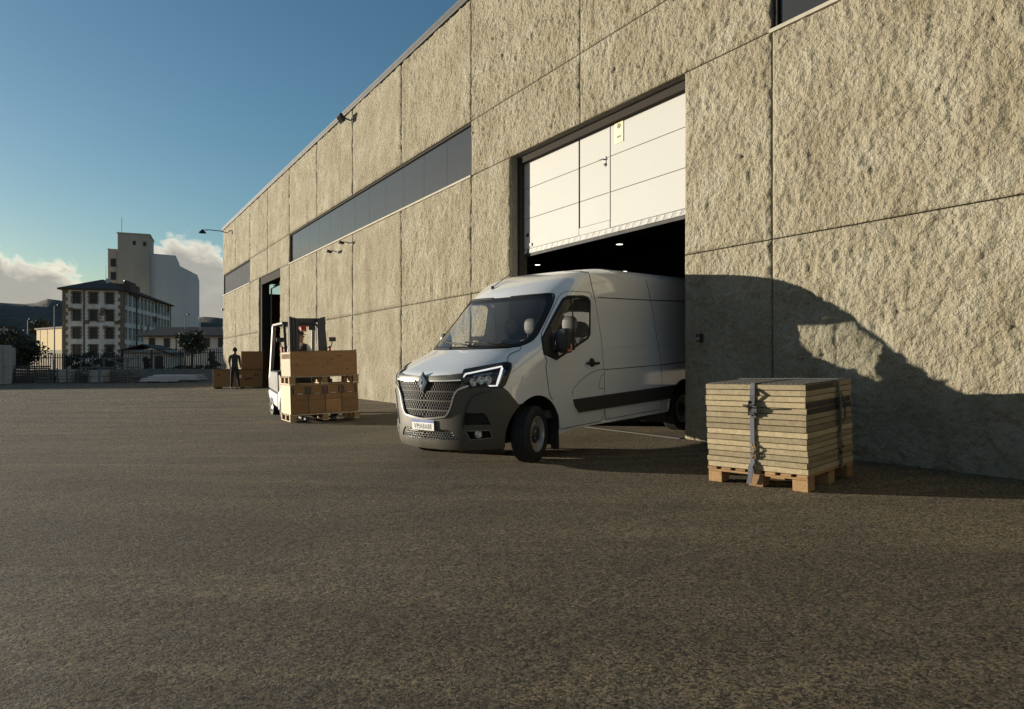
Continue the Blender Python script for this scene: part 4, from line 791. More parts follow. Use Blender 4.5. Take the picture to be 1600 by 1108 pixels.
# wheels
def wheel(u, sd, steer):
    r = empty('wheel', (sd * .90, u, .345), (0, 0, R(steer))); r.parent = van
    Mx = Matrix.Rotation(R(90 * sd), 4, 'Y')      # local z -> outwards
    T = MB(); tw = .112
    prof = [(.215, -.095), (.225, -.108), (.27, -.117), (.315, -.112), (.338, -.095), (.344, -.084)]
    for k in range(5):
        a = -.080 + k * .034; prof += [(.3445, a), (.3445, a + .024), (.337, a + .026), (.337, a + .032)]
    prof = prof[:-2] + [(.344, .084), (.338, .095), (.315, .112), (.27, .117), (.225, .108), (.215, .095)]
    T.lathe(prof, 64, Mx); t = T.build('tyre', M['rubber'], r, smooth=True, fix=False)
    tb = MB()
    for k in range(72):
        a = 2 * math.pi * k / 72
        for j in (-.068, .068):
            Mk = Mx @ Matrix.Rotation(a, 4, 'Z') @ Matrix.Translation((.3435, 0, j)); tb.box(-.004, .0025, -.006, .006, -.014, .014, M=Mk)
    tb.build('tread_blocks', M['rubber'], t)['kind'] = 'stuff'
    rim = MB().lathe([(.215, -.10), (.222, .09), (.218, .104), (.205, .104), (.198, .088), (.194, .060), (.190, .045)], 48, Mx); ro = rim.build('rim', M['rim_white'], r, smooth=True, fix=False)
    # disc with a ring of round holes
    dk = MB(); n = 14
    inner, mid0, mid1, outer = .108, .128, .172, .196
    def ringpt(rad, a, h): return Mx @ Vector((rad * math.cos(a), rad * math.sin(a), h))
    hts = lambda rad: .072 - .035 * ((rad - inner) / (outer - inner)) ** 1.3
    seg = 12
    vs = []; 
    for k in range(n):
        a0 = 2 * math.pi * k / n; a1 = 2 * math.pi * (k + 1) / n; ac = (a0 + a1) / 2; rc = .155; hr = .0165
        o = len(dk.v)
        hole = [(rc + hr * math.cos(2 * math.pi * j / seg), ac + hr * math.sin(2 * math.pi * j / seg) / rc) for j in range(seg)]
        sq = []
        for j in range(seg):
            c, s_ = math.cos(2 * math.pi * j / seg), math.sin(2 * math.pi * j / seg); m = max(abs(c), abs(s_)); c /= m; s_ /= m
            rad = rc + (outer - rc) * c if c > 0 else rc + (rc - inner) * c
            sq.append((rad, ac + s_ * (a1 - a0) / 2))
        dk.v += [tuple(ringpt(rd, a, hts(rd))) for rd, a in hole] + [tuple(ringpt(rd, a, hts(rd))) for rd, a in sq] + [tuple(ringpt(rd, a, hts(rd) - .012)) for rd, a in hole]
        for j in range(seg):
            j2 = (j + 1) % seg; dk.f += [(o + j, o + seg + j, o + seg + j2, o + j2), (o + j2, o + 2 * seg + j2, o + 2 * seg + j, o + j)]; dk.m += [0, 0]
    dk.build('wheel_disc', M['rim_white'], ro, smooth=True, fix=False)
    MB().lathe([(.112, .068), (.112, .080), (.098, .092), (.075, .092), (.062, .104), (.050, .112), (.0, .112)], 32, Mx).build('hub_cap', M['disc'], r, smooth=True, fix=False)
    for k in range(6):
        a = 2 * math.pi * k / 6; MB().lathe([(.013, .088), (.013, .106), (.008, .110), (0, .110)], 8, Mx @ Matrix.Translation((.085 * math.cos(a), .085 * math.sin(a), 0))).build('wheel_nut', M['grey_metal'], r, fix=False)
    MB().lathe([(0, -.02), (.19, -.02), (.19, .0), (0, .0)], 24, Mx).build('brake_disc', M['black_metal'], r)
wheel(0, 1, 16.5); wheel(0, -1, 16.5); wheel(3.682, 1, 0); wheel(3.682, -1, 0)
# grille: recessed black back, bars and cells
def fine(rg, name, levels, thick, cell, mat, parent, dp=-.012):
    poly = [q for q in rg]
    mesh = MB()
    ph = max(q[0] for q in poly)
    for li, (w, hgt) in enumerate(levels):
        # extent of this row
        ps = [p for p in np.arange(0, ph + .01, .01) if inside((max(p, .001), w), poly)]
        if not ps: continue
        pmx = ps[-1]; tgt = mesh if hgt < .016 else MB()
        for sd in (1, -1):
            line = np.linspace(0, pmx, 18); vs = []
            for p in line:
                for (dw, o) in ((-hgt / 2, dp - .02), (-hgt / 2, dp + .004), (0, dp + .009), (hgt / 2, dp + .004), (hgt / 2, dp - .02)): vs.append(P3(p, w + dw, o, sd))
            tgt.add(vs, [(5 * i + j, 5 * i + j + 1, 5 * i + 6 + j, 5 * i + 5 + j) for i in range(17) for j in range(4)])
        if tgt is not mesh: tgt.build('grille_bar', M['grey_plastic'], parent, fix=True)
    lv = [l[0] for l in levels]
    for w0, w1 in zip(lv[:-1], lv[1:]):
        if abs(w1 - w0) > .05: continue
        stag = cell / 2 if lv.index(w0) % 2 else 0
        for p in np.arange(stag, ph, cell):
            if inside((max(p, .001), (w0 + w1) / 2), poly):
                for sd in (1, -1):
                    a, b = p - .0035, p + .0035
                    mesh.add([P3(a, w0, dp - .02, sd), P3(a, w0, dp + .004, sd), P3(b, w0, dp + .004, sd), P3(b, w0, dp - .02, sd), P3(a, w1, dp - .02, sd), P3(a, w1, dp + .004, sd), P3(b, w1, dp + .004, sd), P3(b, w1, dp - .02, sd)], [(0, 1, 5, 4), (1, 2, 6, 5), (2, 3, 7, 6)])
    mesh.build(name, mat, parent)['kind'] = 'stuff'
gb = skin('grille_back', ['grille'], M['ink'], -.05); skin('grille_frame', ['grille'], M['ink'], -.05, wall=-.062, parent=gb, wallmat=M['trim_plastic'])
lv = []
w = 1.012
for grp in range(4):
    nrow = 3 if grp < 3 else 2
    for k in range(nrow + 1):
        big = (k == 0 and grp > 0)
        lv.append((w, .022 if big else .010)); w -= .0335
    w += .0335
    w -= .012
lv = sorted(set(lv), key=lambda q: -q[0])
fine(grille, 'grille_mesh', lv, .01, .028, M['trim_plastic'], gb)
lb = skin('lower_grille_back', ['lower_grille'], M['ink'], -.03); skin('lower_grille_frame', ['lower_grille'], M['ink'], -.03, wall=-.04, parent=lb, wallmat=M['trim_plastic'])
fine(lowgr, 'lower_grille_mesh', [(.445 - .028 * k, .009) for k in range(5)], .01, .03, M['satin'], lb, -.004)
sweep('grille_chrome', PL['chrome'] + [(0, .574)], M['chrome'], width=.026, height=.012, off=.012, parent=gb)
sweep('grille_chrome', [(.075, 1.026), (.25, 1.03), (.43, 1.038)], M['chrome'], width=.018, height=.010, off=.012, parent=gb)
# diamond emblem
em = MB(); ec = Vector((0, _F[0](1.0), 1.005)); hw, hh = .076, .112
o4 = [(0, hh), (hw, 0), (0, -hh), (-hw, 0)]; i4 = [(0, hh * .42), (hw * .38, 0), (0, -hh * .42), (-hw * .38, 0)]
def eo(p, d): return (p[0], ec.y - d, ec.z + p[1])
em.add([eo(p, .012) for p in o4] + [eo((p[0] * .72, p[1] * .72), .042) for p in o4] + [eo(p, .022) for p in i4] + [eo(p, .005) for p in i4],
       [(k, (k + 1) % 4, 4 + (k + 1) % 4, 4 + k) for k in range(4)] + [(4 + k, 4 + (k + 1) % 4, 8 + (k + 1) % 4, 8 + k) for k in range(4)] + [(8 + k, 8 + (k + 1) % 4, 12 + (k + 1) % 4, 12 + k) for k in range(4)])
emo = em.build('emblem', M['emblem'], van); emo['label'] = 'chrome diamond emblem on the grille'
MB().add([eo((p[0] * 1.22, p[1] * 1.18), -.01) for p in o4] + [eo((p[0] * 1.18, p[1] * 1.14), .010) for p in o4], [(k, (k + 1) % 4, 4 + (k + 1) % 4, 4 + k) for k in range(4)] + [(4, 5, 6, 7)]).build('emblem_base', M['trim_plastic'], emo)
# number plate
pu = _F[0](.49) - .022; pw_, ph_ = .20, .062; pz = .497
npl = MB().box(-pw_, pw_, pu - .006, pu, pz - ph_, pz + ph_).build('number_plate', M['plate_white'], van, bevel=.003); npl['label'] = 'white number plate with a blue top band'
MB().box(-pw_ + .004, pw_ - .004, pu - .008, pu - .0061, pz + ph_ - .031, pz + ph_ - .003).build('plate_band', M['plate_blue'], npl)
MB().box(-pw_ + .05, pw_ - .05, pu - .0005, pu + .03, pz - ph_ * .6, pz + ph_ * .6).build('plate_holder', M['trim_plastic'], npl)
RX = Matrix.Rotation(R(90), 4, 'X')
textured('plate_number', 'VMA8A88', .092, M['ink'], npl, Matrix.Translation((0, pu - .0066, pz - .018)) @ RX @ Matrix.Diagonal((.74, 1.0, 1, 1)), .001)
textured('plate_country', 'BRASIL', .022, M['plate_white'], npl, Matrix.Translation((0, pu - .0086, pz + ph_ - .018)) @ RX, .0006)
# headlights
for sd in (1, -1):
    h = skin('headlight', ['headlight'], M['black_plastic'], -.07, (sd,)); h['label'] = 'dark headlight unit with a white C shaped light guide'
    skin('headlight_shell', ['headlight'], M['black_plastic'], -.07, (sd,), h, wall=-.082, wallmat=M['black_plastic'])
    skin('headlight_lens', ['headlight'], M['lens'], .012, (sd,), h)
    sweep('headlight_rim', hl, M['black_plastic'], width=.024, height=.016, off=.002, sides=(sd,), parent=h, closed=True)
    sweep('light_guide', PL['drl1'], M['drl'], width=.023, height=.006, off=-.016, sides=(sd,), parent=h)
    sweep('light_guide', PL['drl2'], M['drl'], width=.028, height=.006, off=-.016, sides=(sd,), parent=h)
    sweep('reflector_rib', [(.885, 1.16), (.905, 1.10), (.885, .99)], M['satin'], width=.05, height=.004, off=-.03, sides=(sd,), parent=h)
    sweep('reflector_rib', [(.54, 1.105), (.74, 1.14)], M['satin'], width=.025, height=.004, off=-.035, sides=(sd,), parent=h)
    for (p, w) in ((.575, 1.012), (.67, 1.035), (.76, 1.035)):
        c = Vector(P3(p, w, -.045, sd)); nn = NRM(p, w); dirv = Vector((sd * nn[1] * .4, -1, 0)).normalized(); Mp = rot_to(c, c + dirv)
        MB().lathe([(.0, -.02), (.030, -.012), (.043, .010), (.046, .022), (.050, .022)], 20, Mp).build('reflector', M['chrome'], h, smooth=True, fix=False)
        MB().lathe([(.024, .004), (.018, .018), (0, .023)], 16, Mp).build('projector', M['lens'], h, smooth=True, fix=False)
    # fog lamp niches
    dd = skin('air_duct', ['duct'], M['trim_plastic'], -.055, (sd,)); skin('air_duct_wall', ['duct'], M['trim_plastic'], -.055, (sd,), dd, wall=-.068, wallmat=M['grey_plastic'])
    fg = skin('fog_niche', ['fog_recess'], M['ink'], -.04, (sd,)); skin('fog_niche_wall', ['fog_recess'], M['ink'], -.04, (sd,), fg, wall=-.053, wallmat=M['trim_plastic'])
    sweep('fog_trim', strip_closed(PL['fog']), M['satin'], width=.012, height=.005, off=.010, sides=(sd,), parent=fg, closed=True)
    sweep('duct_blade', PL['ductbig'], M['trim_plastic'], width=.02, height=.012, off=.010, sides=(sd,), parent=dd)
    p, w = PL['foglamp'][0]; c = Vector(P3(p, w, -.03, sd)); Mp = rot_to(c, c + Vector((sd * .3, -1, 0)))
    fl = MB().lathe([(0, 0), (.030, .002), (.036, .02), (.042, .034), (.046, .034), (.046, -.02)], 20, Mp).build('fog_lamp', M['chrome'], fg, smooth=True, fix=False)
    MB().lathe([(.038, .03), (.025, .038), (0, .041)], 20, Mp).build('fog_lens', M['lens'], fg, smooth=True, fix=False)
    # mirrors
    mr = empty('door_mirror', P3(1.15, 1.45, 0, sd)); mr.parent = van
    bx, by, bz = mr.location
    def L3(x, y, z): return (sd * x - bx, y - by, z - bz)
    def housing():
        m = MB(); rows = []
        for z, hx, hy in ((1.315, .06, .035), (1.33, .092, .06), (1.38, .105, .080), (1.47, .110, .086), (1.57, .106, .080), (1.61, .09, .062), (1.622, .055, .03)):
            rows.append([L3((1.115 if sd > 0 else 1.03) + .02 * (1.47 - z) + (1 if sd > 0 else .6) * hx * math.copysign(abs(math.cos(a)) ** .6, math.cos(a)), .46 + hy * math.copysign(abs(math.sin(a)) ** .7, math.sin(a)) - .1 * (abs(math.cos(a)) * 0), z) for a in [2 * math.pi * k / 20 for k in range(20)]])
        for a, b in zip(rows[:-1], rows[1:]): m.add(a + b, [(i, (i + 1) % 20, 20 + (i + 1) % 20, 20 + i) for i in range(20)])
        m.add(rows[0], [tuple(range(20))]); m.add(rows[-1], [tuple(reversed(range(20)))]); return m
    hs = housing().build('mirror_housing', M['black_plastic'], mr, smooth=True)
    MB().bar(L3(.88, .34, 1.53), L3(1.06, .44, 1.53), .05, .045).build('mirror_arm', M['black_plastic'], mr, bevel=.01)
    MB().bar(L3(.90, .35, 1.37), L3(1.06, .44, 1.38), .05, .045).build('mirror_arm', M['black_plastic'], mr, bevel=.01)
    MB().bar(L3(.98, .40, 1.33), L3(.98, .40, 1.56), .04, .05).build('mirror_hinge', M['black_plastic'], mr, bevel=.008)
    if sd > 0: MB().add([L3(1.20, .40, 1.335), L3(1.228, .46, 1.335), L3(1.232, .46, 1.44), L3(1.205, .40, 1.37)], [(0, 1, 2, 3)]).build('mirror_indicator', M['amber'], mr)
    if sd > 0: MB().box(*[sorted((sd * a - bx for a in (1.025, 1.205)))[k] for k in (0, 1)], .545 - by, .552 - by, 1.35 - bz, 1.59 - bz).build('mirror_glass', M['chrome'], mr)
    # door handle
    (p0, w0), (p1, w1) = PL['handle'][0], PL['handle'][-1]; ha = P3(p0, w0, .03, sd); hb = P3(p1, w1, .03, sd)
    hd = MB().bar(ha, hb, .03, .036).build('door_handle', M['black_plastic'], van, bevel=.012, seg=2)
    pc = ((p0 * .55 + p1 * .45), w0 + .005); c = Vector(P3(*pc, .0, sd)); MB().lathe([(.062, 0), (.058, .010), (.0, .012)], 24, rot_to(c, Vector(P3(*pc, .1, sd)))).build('handle_cup', M['black_plastic'], hd, smooth=True, fix=False)
# wipers, aerial
for (a, m_, b) in (((.15, 1.40), (-.15, 1.445), (-.62, 1.50)), ((.70, 1.405), (.40, 1.44), (.02, 1.465))):
    def PS(v, w, off): 
        n = _F[3](w); p = ARC * 2 / math.pi * math.asin(min(1, abs(v) / _F[1](w)) ** (n / 2)); return P3(p, w, off, 1 if v >= 0 else -1)
    wp = MB().tube([PS(*a, .03), PS(a[0] * .6 + m_[0] * .4, a[1] * .6 + m_[1] * .4, .05), PS(*m_, .035)], .012).build('wiper', M['black_plastic'], van)
    MB().tube([PS(m_[0] + (m_[0] - b[0]) * .7, m_[1] - .028, .022), PS(*m_, .026), PS(*b, .022)], .010).build('wiper_blade', M['rubber'], wp)
ab = Vector(PS(-.42, 2.235, .0)); an = MB().lathe([(.03, 0), (.028, .02), (.012, .04), (0, .04)], 12, Matrix.Translation(ab)).build('aerial_base', M['black_plastic'], van)
MB().tube([ab + Vector((0, .0, .02)), ab + Vector((.10, .28, .22))], .0055, 6).build('aerial', M['black_plastic'], van)
# cab inside
bh = MB(); bw = [(_F[1](w) - .03, w) for w in np.linspace(.45, 2.38, 18)]
bh.add([(v, 1.72, w) for v, w in bw] + [(-v, 1.72, w) for v, w in bw], [(i, i + 1, 19 + i, 18 + i) for i in range(17)]); bh.build('bulkhead', M['dash'], van)
d = MB(); rows = []
for v in np.linspace(-.86, .86, 15):
    e = (v / .9) ** 2 * .22; rows.append([(v, .02 + e, 1.36), (v, .20 + e * .6, 1.385), (v, .42, 1.33), (v, .52, 1.24), (v, .48, 1.0), (v, .40, .55)])
for a, b in zip(rows[:-1], rows[1:]): d.add(a + b, [(i, i + 1, 7 + i, 6 + i) for i in range(5)])
d.build('dashboard', M['dash'], van, smooth=True)
MB().box(-.30, .30, .10, .16, 1.39, 1.40).build('dash_label', M['plate_white'], van)
MB().box(-.9, .9, .3, 1.7, .50, .60).build('cab_floor', M['dash'], van)
stw = MB(); c = Vector((.42, .60, 1.28)); Ms = Matrix.Translation(c) @ Matrix.Rotation(R(-62), 4, 'X')
n = 28; stw.tube([Ms @ Vector((.20 * math.cos(2 * math.pi * k / n), .20 * math.sin(2 * math.pi * k / n), 0)) for k in range(n + 1)], .017, 8, caps=False)
for a in (0, 120, 240): stw.bar(Ms @ Vector((0, 0, 0)), Ms @ Vector((.2 * math.cos(R(a + 90)), .2 * math.sin(R(a + 90)), 0)), .05, .02)
stw.tube([c, c + Vector((0, -.25, -.2))], .04); stw.build('steering_wheel', M['dash'], van, smooth=True)
for cx, hw in ((.46, .25), (-.44, .40)):
    st = MB().box(cx - hw, cx + hw, .88, 1.38, .72, .92).build('seat', M['fabric'], van, bevel=.05, seg=2)
    Mb = Matrix.Translation((cx, 1.36, .86)) @ Matrix.Rotation(R(-10), 4, 'X')
    MB().box(-hw, hw, -.07, .07, 0, .66, M=Mb).build('backrest', M['fabric'], st, bevel=.05, seg=2)
    for dx in ((0,) if hw < .3 else (-.2, .2)):
        hm = MB(); rows = []
        for z, a_, b_ in ((0, .06, .02), (.02, .10, .038), (.06, .125, .05), (.12, .132, .055), (.18, .122, .05), (.215, .095, .036), (.23, .05, .015)):
            rows.append([(cx + dx + a_ * math.copysign(abs(math.cos(t)) ** .8, math.cos(t)), 1.44 + .03 * z + b_ * math.sin(t), 1.585 + z) for t in [2 * math.pi * k / 16 for k in range(16)]])
        for a, b in zip(rows[:-1], rows[1:]): hm.add(a + b, [(i, (i + 1) % 16, 16 + (i + 1) % 16, 16 + i) for i in range(16)])
        hm.add(rows[0], [tuple(range(16))]); hm.add(rows[-1], [tuple(range(16))])
        for q in (-.06, .06): hm.tube([(cx + dx + q, 1.43, 1.45), (cx + dx + q, 1.44, 1.60)], .008, 6)
        hm.build('headrest', M['headrest'], st, smooth=True)
# ------------------------------------------------------------------ strapped stack of boards on a pallet
SLOPE = Vector((0, 0, 1)).rotation_difference(Vector((-.0403 * WN.x, -.0403 * WN.y, 1)).normalized()).to_matrix().to_4x4()
def stand(x, y, rz, tilt=False, dz=0.):
    Mx = Matrix.Translation((x, y, ground_z(x, y) + dz))
    return Mx @ (SLOPE if tilt else Matrix.Identity(4)) @ Matrix.Rotation(R(rz), 4, 'Z')
SB = stand(2.655, 6.30, 44, True, .006)
LX, LY = 1.05, 1.0
def at_mat(o, Mx): o.matrix_world = Mx; o.matrix_basis = Mx; return o
pal = at_mat(empty('pallet'), SB); tag(pal, 'low wooden pallet under the strapped stack of pale boards', 'pallet')
for x in (.07, LX / 2, LX - .07):
    for y in (.075, LY / 2, LY - .075): MB().box(x - .07, x + .07, y - .072, y + .072, 0, .105).build('block', M['pallet'], pal, bevel=.004)
for x in (.07, LX / 2, LX - .07): MB().box(x - .068, x + .068, .003, LY - .003, .106, .128).build('stringer', M['pallet'], pal, bevel=.003)
for k in range(7): y = .0 + k * (LY - .10) / 6; MB().box(-.012, LX + .012, y, y + .10, .129, .152).build('plank', M['pallet'], pal, bevel=.003)
ORD = ['topmost', 'second', 'third', 'fourth', 'fifth', 'sixth', 'seventh', 'eighth', 'ninth', 'tenth', 'eleventh', 'twelfth', 'thirteenth', 'fourteenth', 'lowest']
TH = .0545; rnd = random.Random(3)
for k in range(15):
    z = .154 + (14 - k) * TH; o = at_mat(empty('board'), SB @ Matrix.Translation((rnd.uniform(-.006, .006), rnd.uniform(-.006, .006), z)) @ Matrix.Rotation(R(rnd.uniform(-.2, .2)), 4, 'Z'))
    tag(o, ('%s pale board of the strapped stack beside the doorway' % ORD[k]) if k in (0, 14) else ('%s pale board from the top of the strapped stack' % ORD[k]), 'board', 'boards of the strapped stack')
    MB().box(0, LX, 0, LY, 0, TH - .006).build('panel', M['board'], o, bevel=.0035)
    if k == 0:
        rb = MB(); n = 18
        for i in range(n): a = .03 + i * (LX - .06) / n; rb.box(a, a + .018, .02, LY - .02, TH - .004, TH + .004)
        for i in range(n): a = .03 + i * (LY - .06) / n; rb.box(.02, LX - .02, a, a + .018, TH - .004, TH + .0035)
        rb.build('face_ribs', M['board_face'], o)['kind'] = 'stuff'
        MB().box(.015, LX - .015, .015, LY - .015, TH - .003, TH - .0005).build('face_film', M['board_face'], o)
    if k in (0, 3, 4): MB().box(.008, LX * (.60 if k == 0 else .98), -.0025, .002, .004, TH - .008).build('edge_band', M['strap_dark'], o)
top = .154 + 15 * TH + .004
def strap(label, face, pos, loops):
    o = at_mat(empty('ratchet_strap'), SB); tag(o, label, 'strap', 'straps round the board stack')
    def q(a, h, out):     # along the face, up, outwards
        return (-.010 - out, pos + a, h) if face == 'x' else (pos + a, -.012 - out, h)
    def band(pts, w=.042, th=.005, nm='webbing', mat='strap'):
        m = MB()
        for (a0, h0, o0), (a1, h1, o1) in zip(pts[:-1], pts[1:]):
            P = [q(a0 - w / 2, h0, o0), q(a0 + w / 2, h0, o0), q(a1 + w / 2, h1, o1), q(a1 - w / 2, h1, o1)]; Q = [q(a0 - w / 2, h0, o0 + th), q(a0 + w / 2, h0, o0 + th), q(a1 + w / 2, h1, o1 + th), q(a1 - w / 2, h1, o1 + th)]
            m.add(P + Q, [(0, 1, 2, 3), (7, 6, 5, 4), (0, 4, 5, 1), (1, 5, 6, 2), (2, 6, 7, 3), (3, 7, 4, 0)])
        return m.build(nm, M[mat], o)
    band([(0, top, .0), (.0, top - .10, .004), (.01, top - .3, .006), (.015, .40, .004), (.02, .20, .006), (.02, .12, .004)])
    # over the top
    if face == 'x': MB().box(-.012, LX + .012, pos - .021, pos + .021, top, top + .005).build('top_webbing', M['strap'], o)
    else: MB().box(pos - .021, pos + .021, -.014, LY + .012, top + .006, top + .011).build('top_webbing', M['strap'], o)
    if loops:
        band([(.0, top - .04, .008), (-.02, top - .10, .05), (.0, top - .18, .012)], .05, .006, 'slack_loop'); band([(-.01, top - .17, .01), (-.035, top - .24, .05), (-.01, top - .32, .012)], .05, .006, 'slack_loop')
        band([(.01, .24, .01), (.03, .19, .03), (.03, .10, .035), (.05, .03, .03)], .045, .005, 'loose_tail')
        rt = MB()
        c = [q(-.035, top - .23, .02), q(.035, top - .23, .02)]
        for a in (-.03, .03): rt.bar(q(a, top - .16, .02), q(a, top - .30, .035), .006, .03)
        rt.bar(q(-.032, top - .20, .035), q(.032, top - .20, .035), .02, .02); rt.bar(q(-.032, top - .28, .035), q(.032, top - .28, .035), .02, .02); rt.bar(q(.0, top - .23, .04), q(.0, top - .19, .16), .05, .012)
        rt.build('ratchet', M['dark_steel'], o)
    else:
        band([(.02, top - .12, .01), (.045, top - .2, .04), (.05, top - .36, .035), (.02, top - .42, .012)], .03, .004, 'slack_loop', 'strap_dark'); band([(-.01, top - .1, .01), (-.015, top - .28, .03), (0, top - .5, .012)], .03, .004, 'slack_loop')
    hk = MB()
    for a in (-.012, .012): hk.tube([q(a + .01, .40, .012), q(a - .02, .36, .03), q(a + .02, .33, .03), q(a - .015, .30, .02), q(a + .01, .27, .012)], .005, 6)
    hk.build('hook', pm('hook_brass', (.30, .18, .06), .4, .8), o)
strap('grey webbing strap with a big ratchet on the sunlit face of the board stack', 'x', LY * .50, True)
strap('thin strap with hanging loops on the shaded face of the board stack', 'y', LX * .66, False)
# ------------------------------------------------------------------ people
def figure(name, label, Mx, J, E, facemat, mats, root='hip', sub=2):
    """one skin-grown body from joints: J name -> (pos, radius)"""
    names = list(J); names.remove(root); names = [root] + names; ix = {n: i for i, n in enumerate(names)}
    me = bpy.data.meshes.new(name); me.from_pydata([J[n][0] for n in names], [(ix[a], ix[b]) for a, b in E], [])
    ob = bpy.data.objects.new(name, me); COL.objects.link(ob)
    sk = ob.modifiers.new('skin', 'SKIN'); sk.use_smooth_shade = True; sk.branch_smoothing = .4
    for n in names:
        r_ = J[n][1]; ob.data.skin_vertices[0].data[ix[n]].radius = r_ if isinstance(r_, tuple) else (r_, r_)
    ob.data.skin_vertices[0].data[0].use_root = True
    ss = ob.modifiers.new('sub', 'SUBSURF'); ss.levels = sub; ss.render_levels = sub
    dg = bpy.context.evaluated_depsgraph_get(); nm = bpy.data.meshes.new_from_object(ob.evaluated_get(dg)); bpy.data.objects.remove(ob)
    nm.materials.clear()
    for m in mats: nm.materials.append(m)
    for p in nm.polygons: p.material_index = facemat(p.center); p.use_smooth = True
    r_ = at_mat(empty(name), Mx); tag(r_, label, 'person')
    b = bpy.data.objects.new('body', nm); COL.objects.link(b); b.parent = r_
    return r_
def hand(parent, wrist, dirv, side, mat):
    m = MB(); w = Vector(wrist); d = Vector(dirv).normalized(); x = d.cross(Vector((0, 1, 0))); x = x.normalized() if x.length > .1 else Vector((1, 0, 0)); n = x.cross(d)
    m.tube([w - d * .02, w + d * .03, w + d * .085], [.024, .036, .032], 8)
    for k, (off, L) in enumerate(((-.028, .062), (-.010, .075), (.010, .07), (.026, .055))):
        a = w + d * .075 + x * off; m.tube([a, a + d * L * .5 + n * .006, a + d * L * .85 + n * .024], [.010, .009, .007], 6)
    a = w + d * .03 + x * .03 * side; m.tube([a, a + d * .03 + x * .025 * side, a + d * .06 + x * .03 * side + n * .01], [.012, .010, .008], 6)
    return m.build('hand', mat, parent, smooth='all')
# worker seen from behind, beside the far crates (faces local +y, away from the camera)
J = {'hip': ((0, 0, .98), (.155, .11)), 'waist': ((0, 0, 1.14), (.15, .105)), 'chest': ((0, .0, 1.36), (.175, .12)), 'shl': ((0, -.01, 1.50), (.12, .09)), 'neck': ((0, .01, 1.60), .058), 'jaw': ((0, .035, 1.69), .075), 'head': ((0, .02, 1.76), .092), 'crown': ((0, .015, 1.83), .062), 'nose': ((0, .125, 1.735), .014),
     'ls': ((-.20, -.01, 1.48), .07), 'le': ((-.225, -.03, 1.20), .055), 'lw': ((-.215, .06, .98), .037),
     'rs': ((.20, -.01, 1.48), .07), 're': ((.235, -.05, 1.21), .055), 'rw': ((.215, .12, 1.04), .037),
     'lh': ((-.10, 0, .90), .105), 'lk': ((-.13, .02, .50), .070), 'la': ((-.155, -.02, .09), .048), 'lt': ((-.17, .15, .04), .04),
     'rh': ((.10, 0, .90), .105), 'rk': ((.13, .03, .50), .070), 'ra': ((.175, .06, .09), .048), 'rt': ((.20, .22, .04), .04)}
E_ = [('hip', 'waist'), ('waist', 'chest'), ('chest', 'shl'), ('shl', 'neck'), ('neck', 'jaw'), ('jaw', 'head'), ('head', 'crown'), ('jaw', 'nose'), ('shl', 'ls'), ('ls', 'le'), ('le', 'lw'), ('shl', 'rs'), ('rs', 're'), ('re', 'rw'), ('hip', 'lh'), ('lh', 'lk'), ('lk', 'la'), ('la', 'lt'), ('hip', 'rh'), ('rh', 'rk'), ('rk', 'ra'), ('ra', 'rt')]
def fm(c):
    if c.z > 1.575: return 0
    if c.z < .105: return 4
    if c.z < 1.0 and abs(c.x) < .235: return 2
    if abs(c.x) > .19 and c.z < 1.19: return 0
    return 1
wk = figure('person', 'worker in dark vest and trousers seen from behind beside the far crates', stand(-12.78, 32.45, 6), J, E_, fm, [M['skin'], M['vest'], M['trousers'], M['shirt'], M['shoe']])
wk.scale = (1.02, 1.02, 1.02)
hr = MB(); prof = [(.0, .115), (.05, .105), (.085, .07), (.102, .02), (.100, -.03), (.085, -.07)]
hr.lathe(prof, 20, Matrix.Translation((0, .005, 1.775))); hr.build('hair', M['hair'], wk, smooth=True)
hand(wk, (-.215, .06, .98), (.05, .3, -1), -1, M['skin']); hand(wk, (.215, .12, 1.04), (-.5, .6, -.6), 1, M['skin'])
# ------------------------------------------------------------------ crates by the far door
def crate(name, label, Mx, w, d, h, battens=True, skids=True, marks=True, mat='ply'):
    o = at_mat(empty(name), Mx); tag(o, label, 'crate')
    z0 = .10 if skids else 0
    MB().box(0, w, 0, d, z0, h).build('box', M[mat], o, bevel=.004)
    if skids:
        for x in (.08, w / 2, w - .08): MB().box(x - .06, x + .06, .01, d - .01, 0, z0 - .001).build('skid', M['pallet'], o)
    if battens:
        MB().box(-.025, w + .025, -.025, d + .025, h - .04, h + .015).build('lid', M['ply'], o, bevel=.004)
        for x in (-.004, w - .116): MB().box(x, x + .12, -.022, -.001, z0, h - .045).build('batten', M['pallet'], o, bevel=.003)
        for y in (.02, d / 2 - .06, d - .14): MB().box(w + .001, w + .022, y, y + .12, z0, h - .045).build('batten', M['pallet'], o, bevel=.003)
    if marks:
        MB().box(w * .64, w * .80, -.004, -.0005, h * .50, h * .56).build('stencil_mark', M['ink'], o); MB().box(w * .53, w * .575, -.004, -.0005, h * .56, h * .72).build('paper_label', M['plate_white'], o)
        for x in (.10, .84, .89): MB().box(w * x, w * x + .06, -.004, -.0005, h * .66, h * .80).build('stencil_mark', M['ink'], o)
    return o
CR = stand(-14.05, 33.1, 1.5, False, .0)
crate('long_crate', 'long low brown crate with lid and battens behind the standing worker', CR, 2.30, .78, .93)
crate('plywood_box', 'plain upright plywood box standing on the long crate', CR @ Matrix.Translation((1.28, .05, .948)), 1.02, .62, .84, False, False, False)
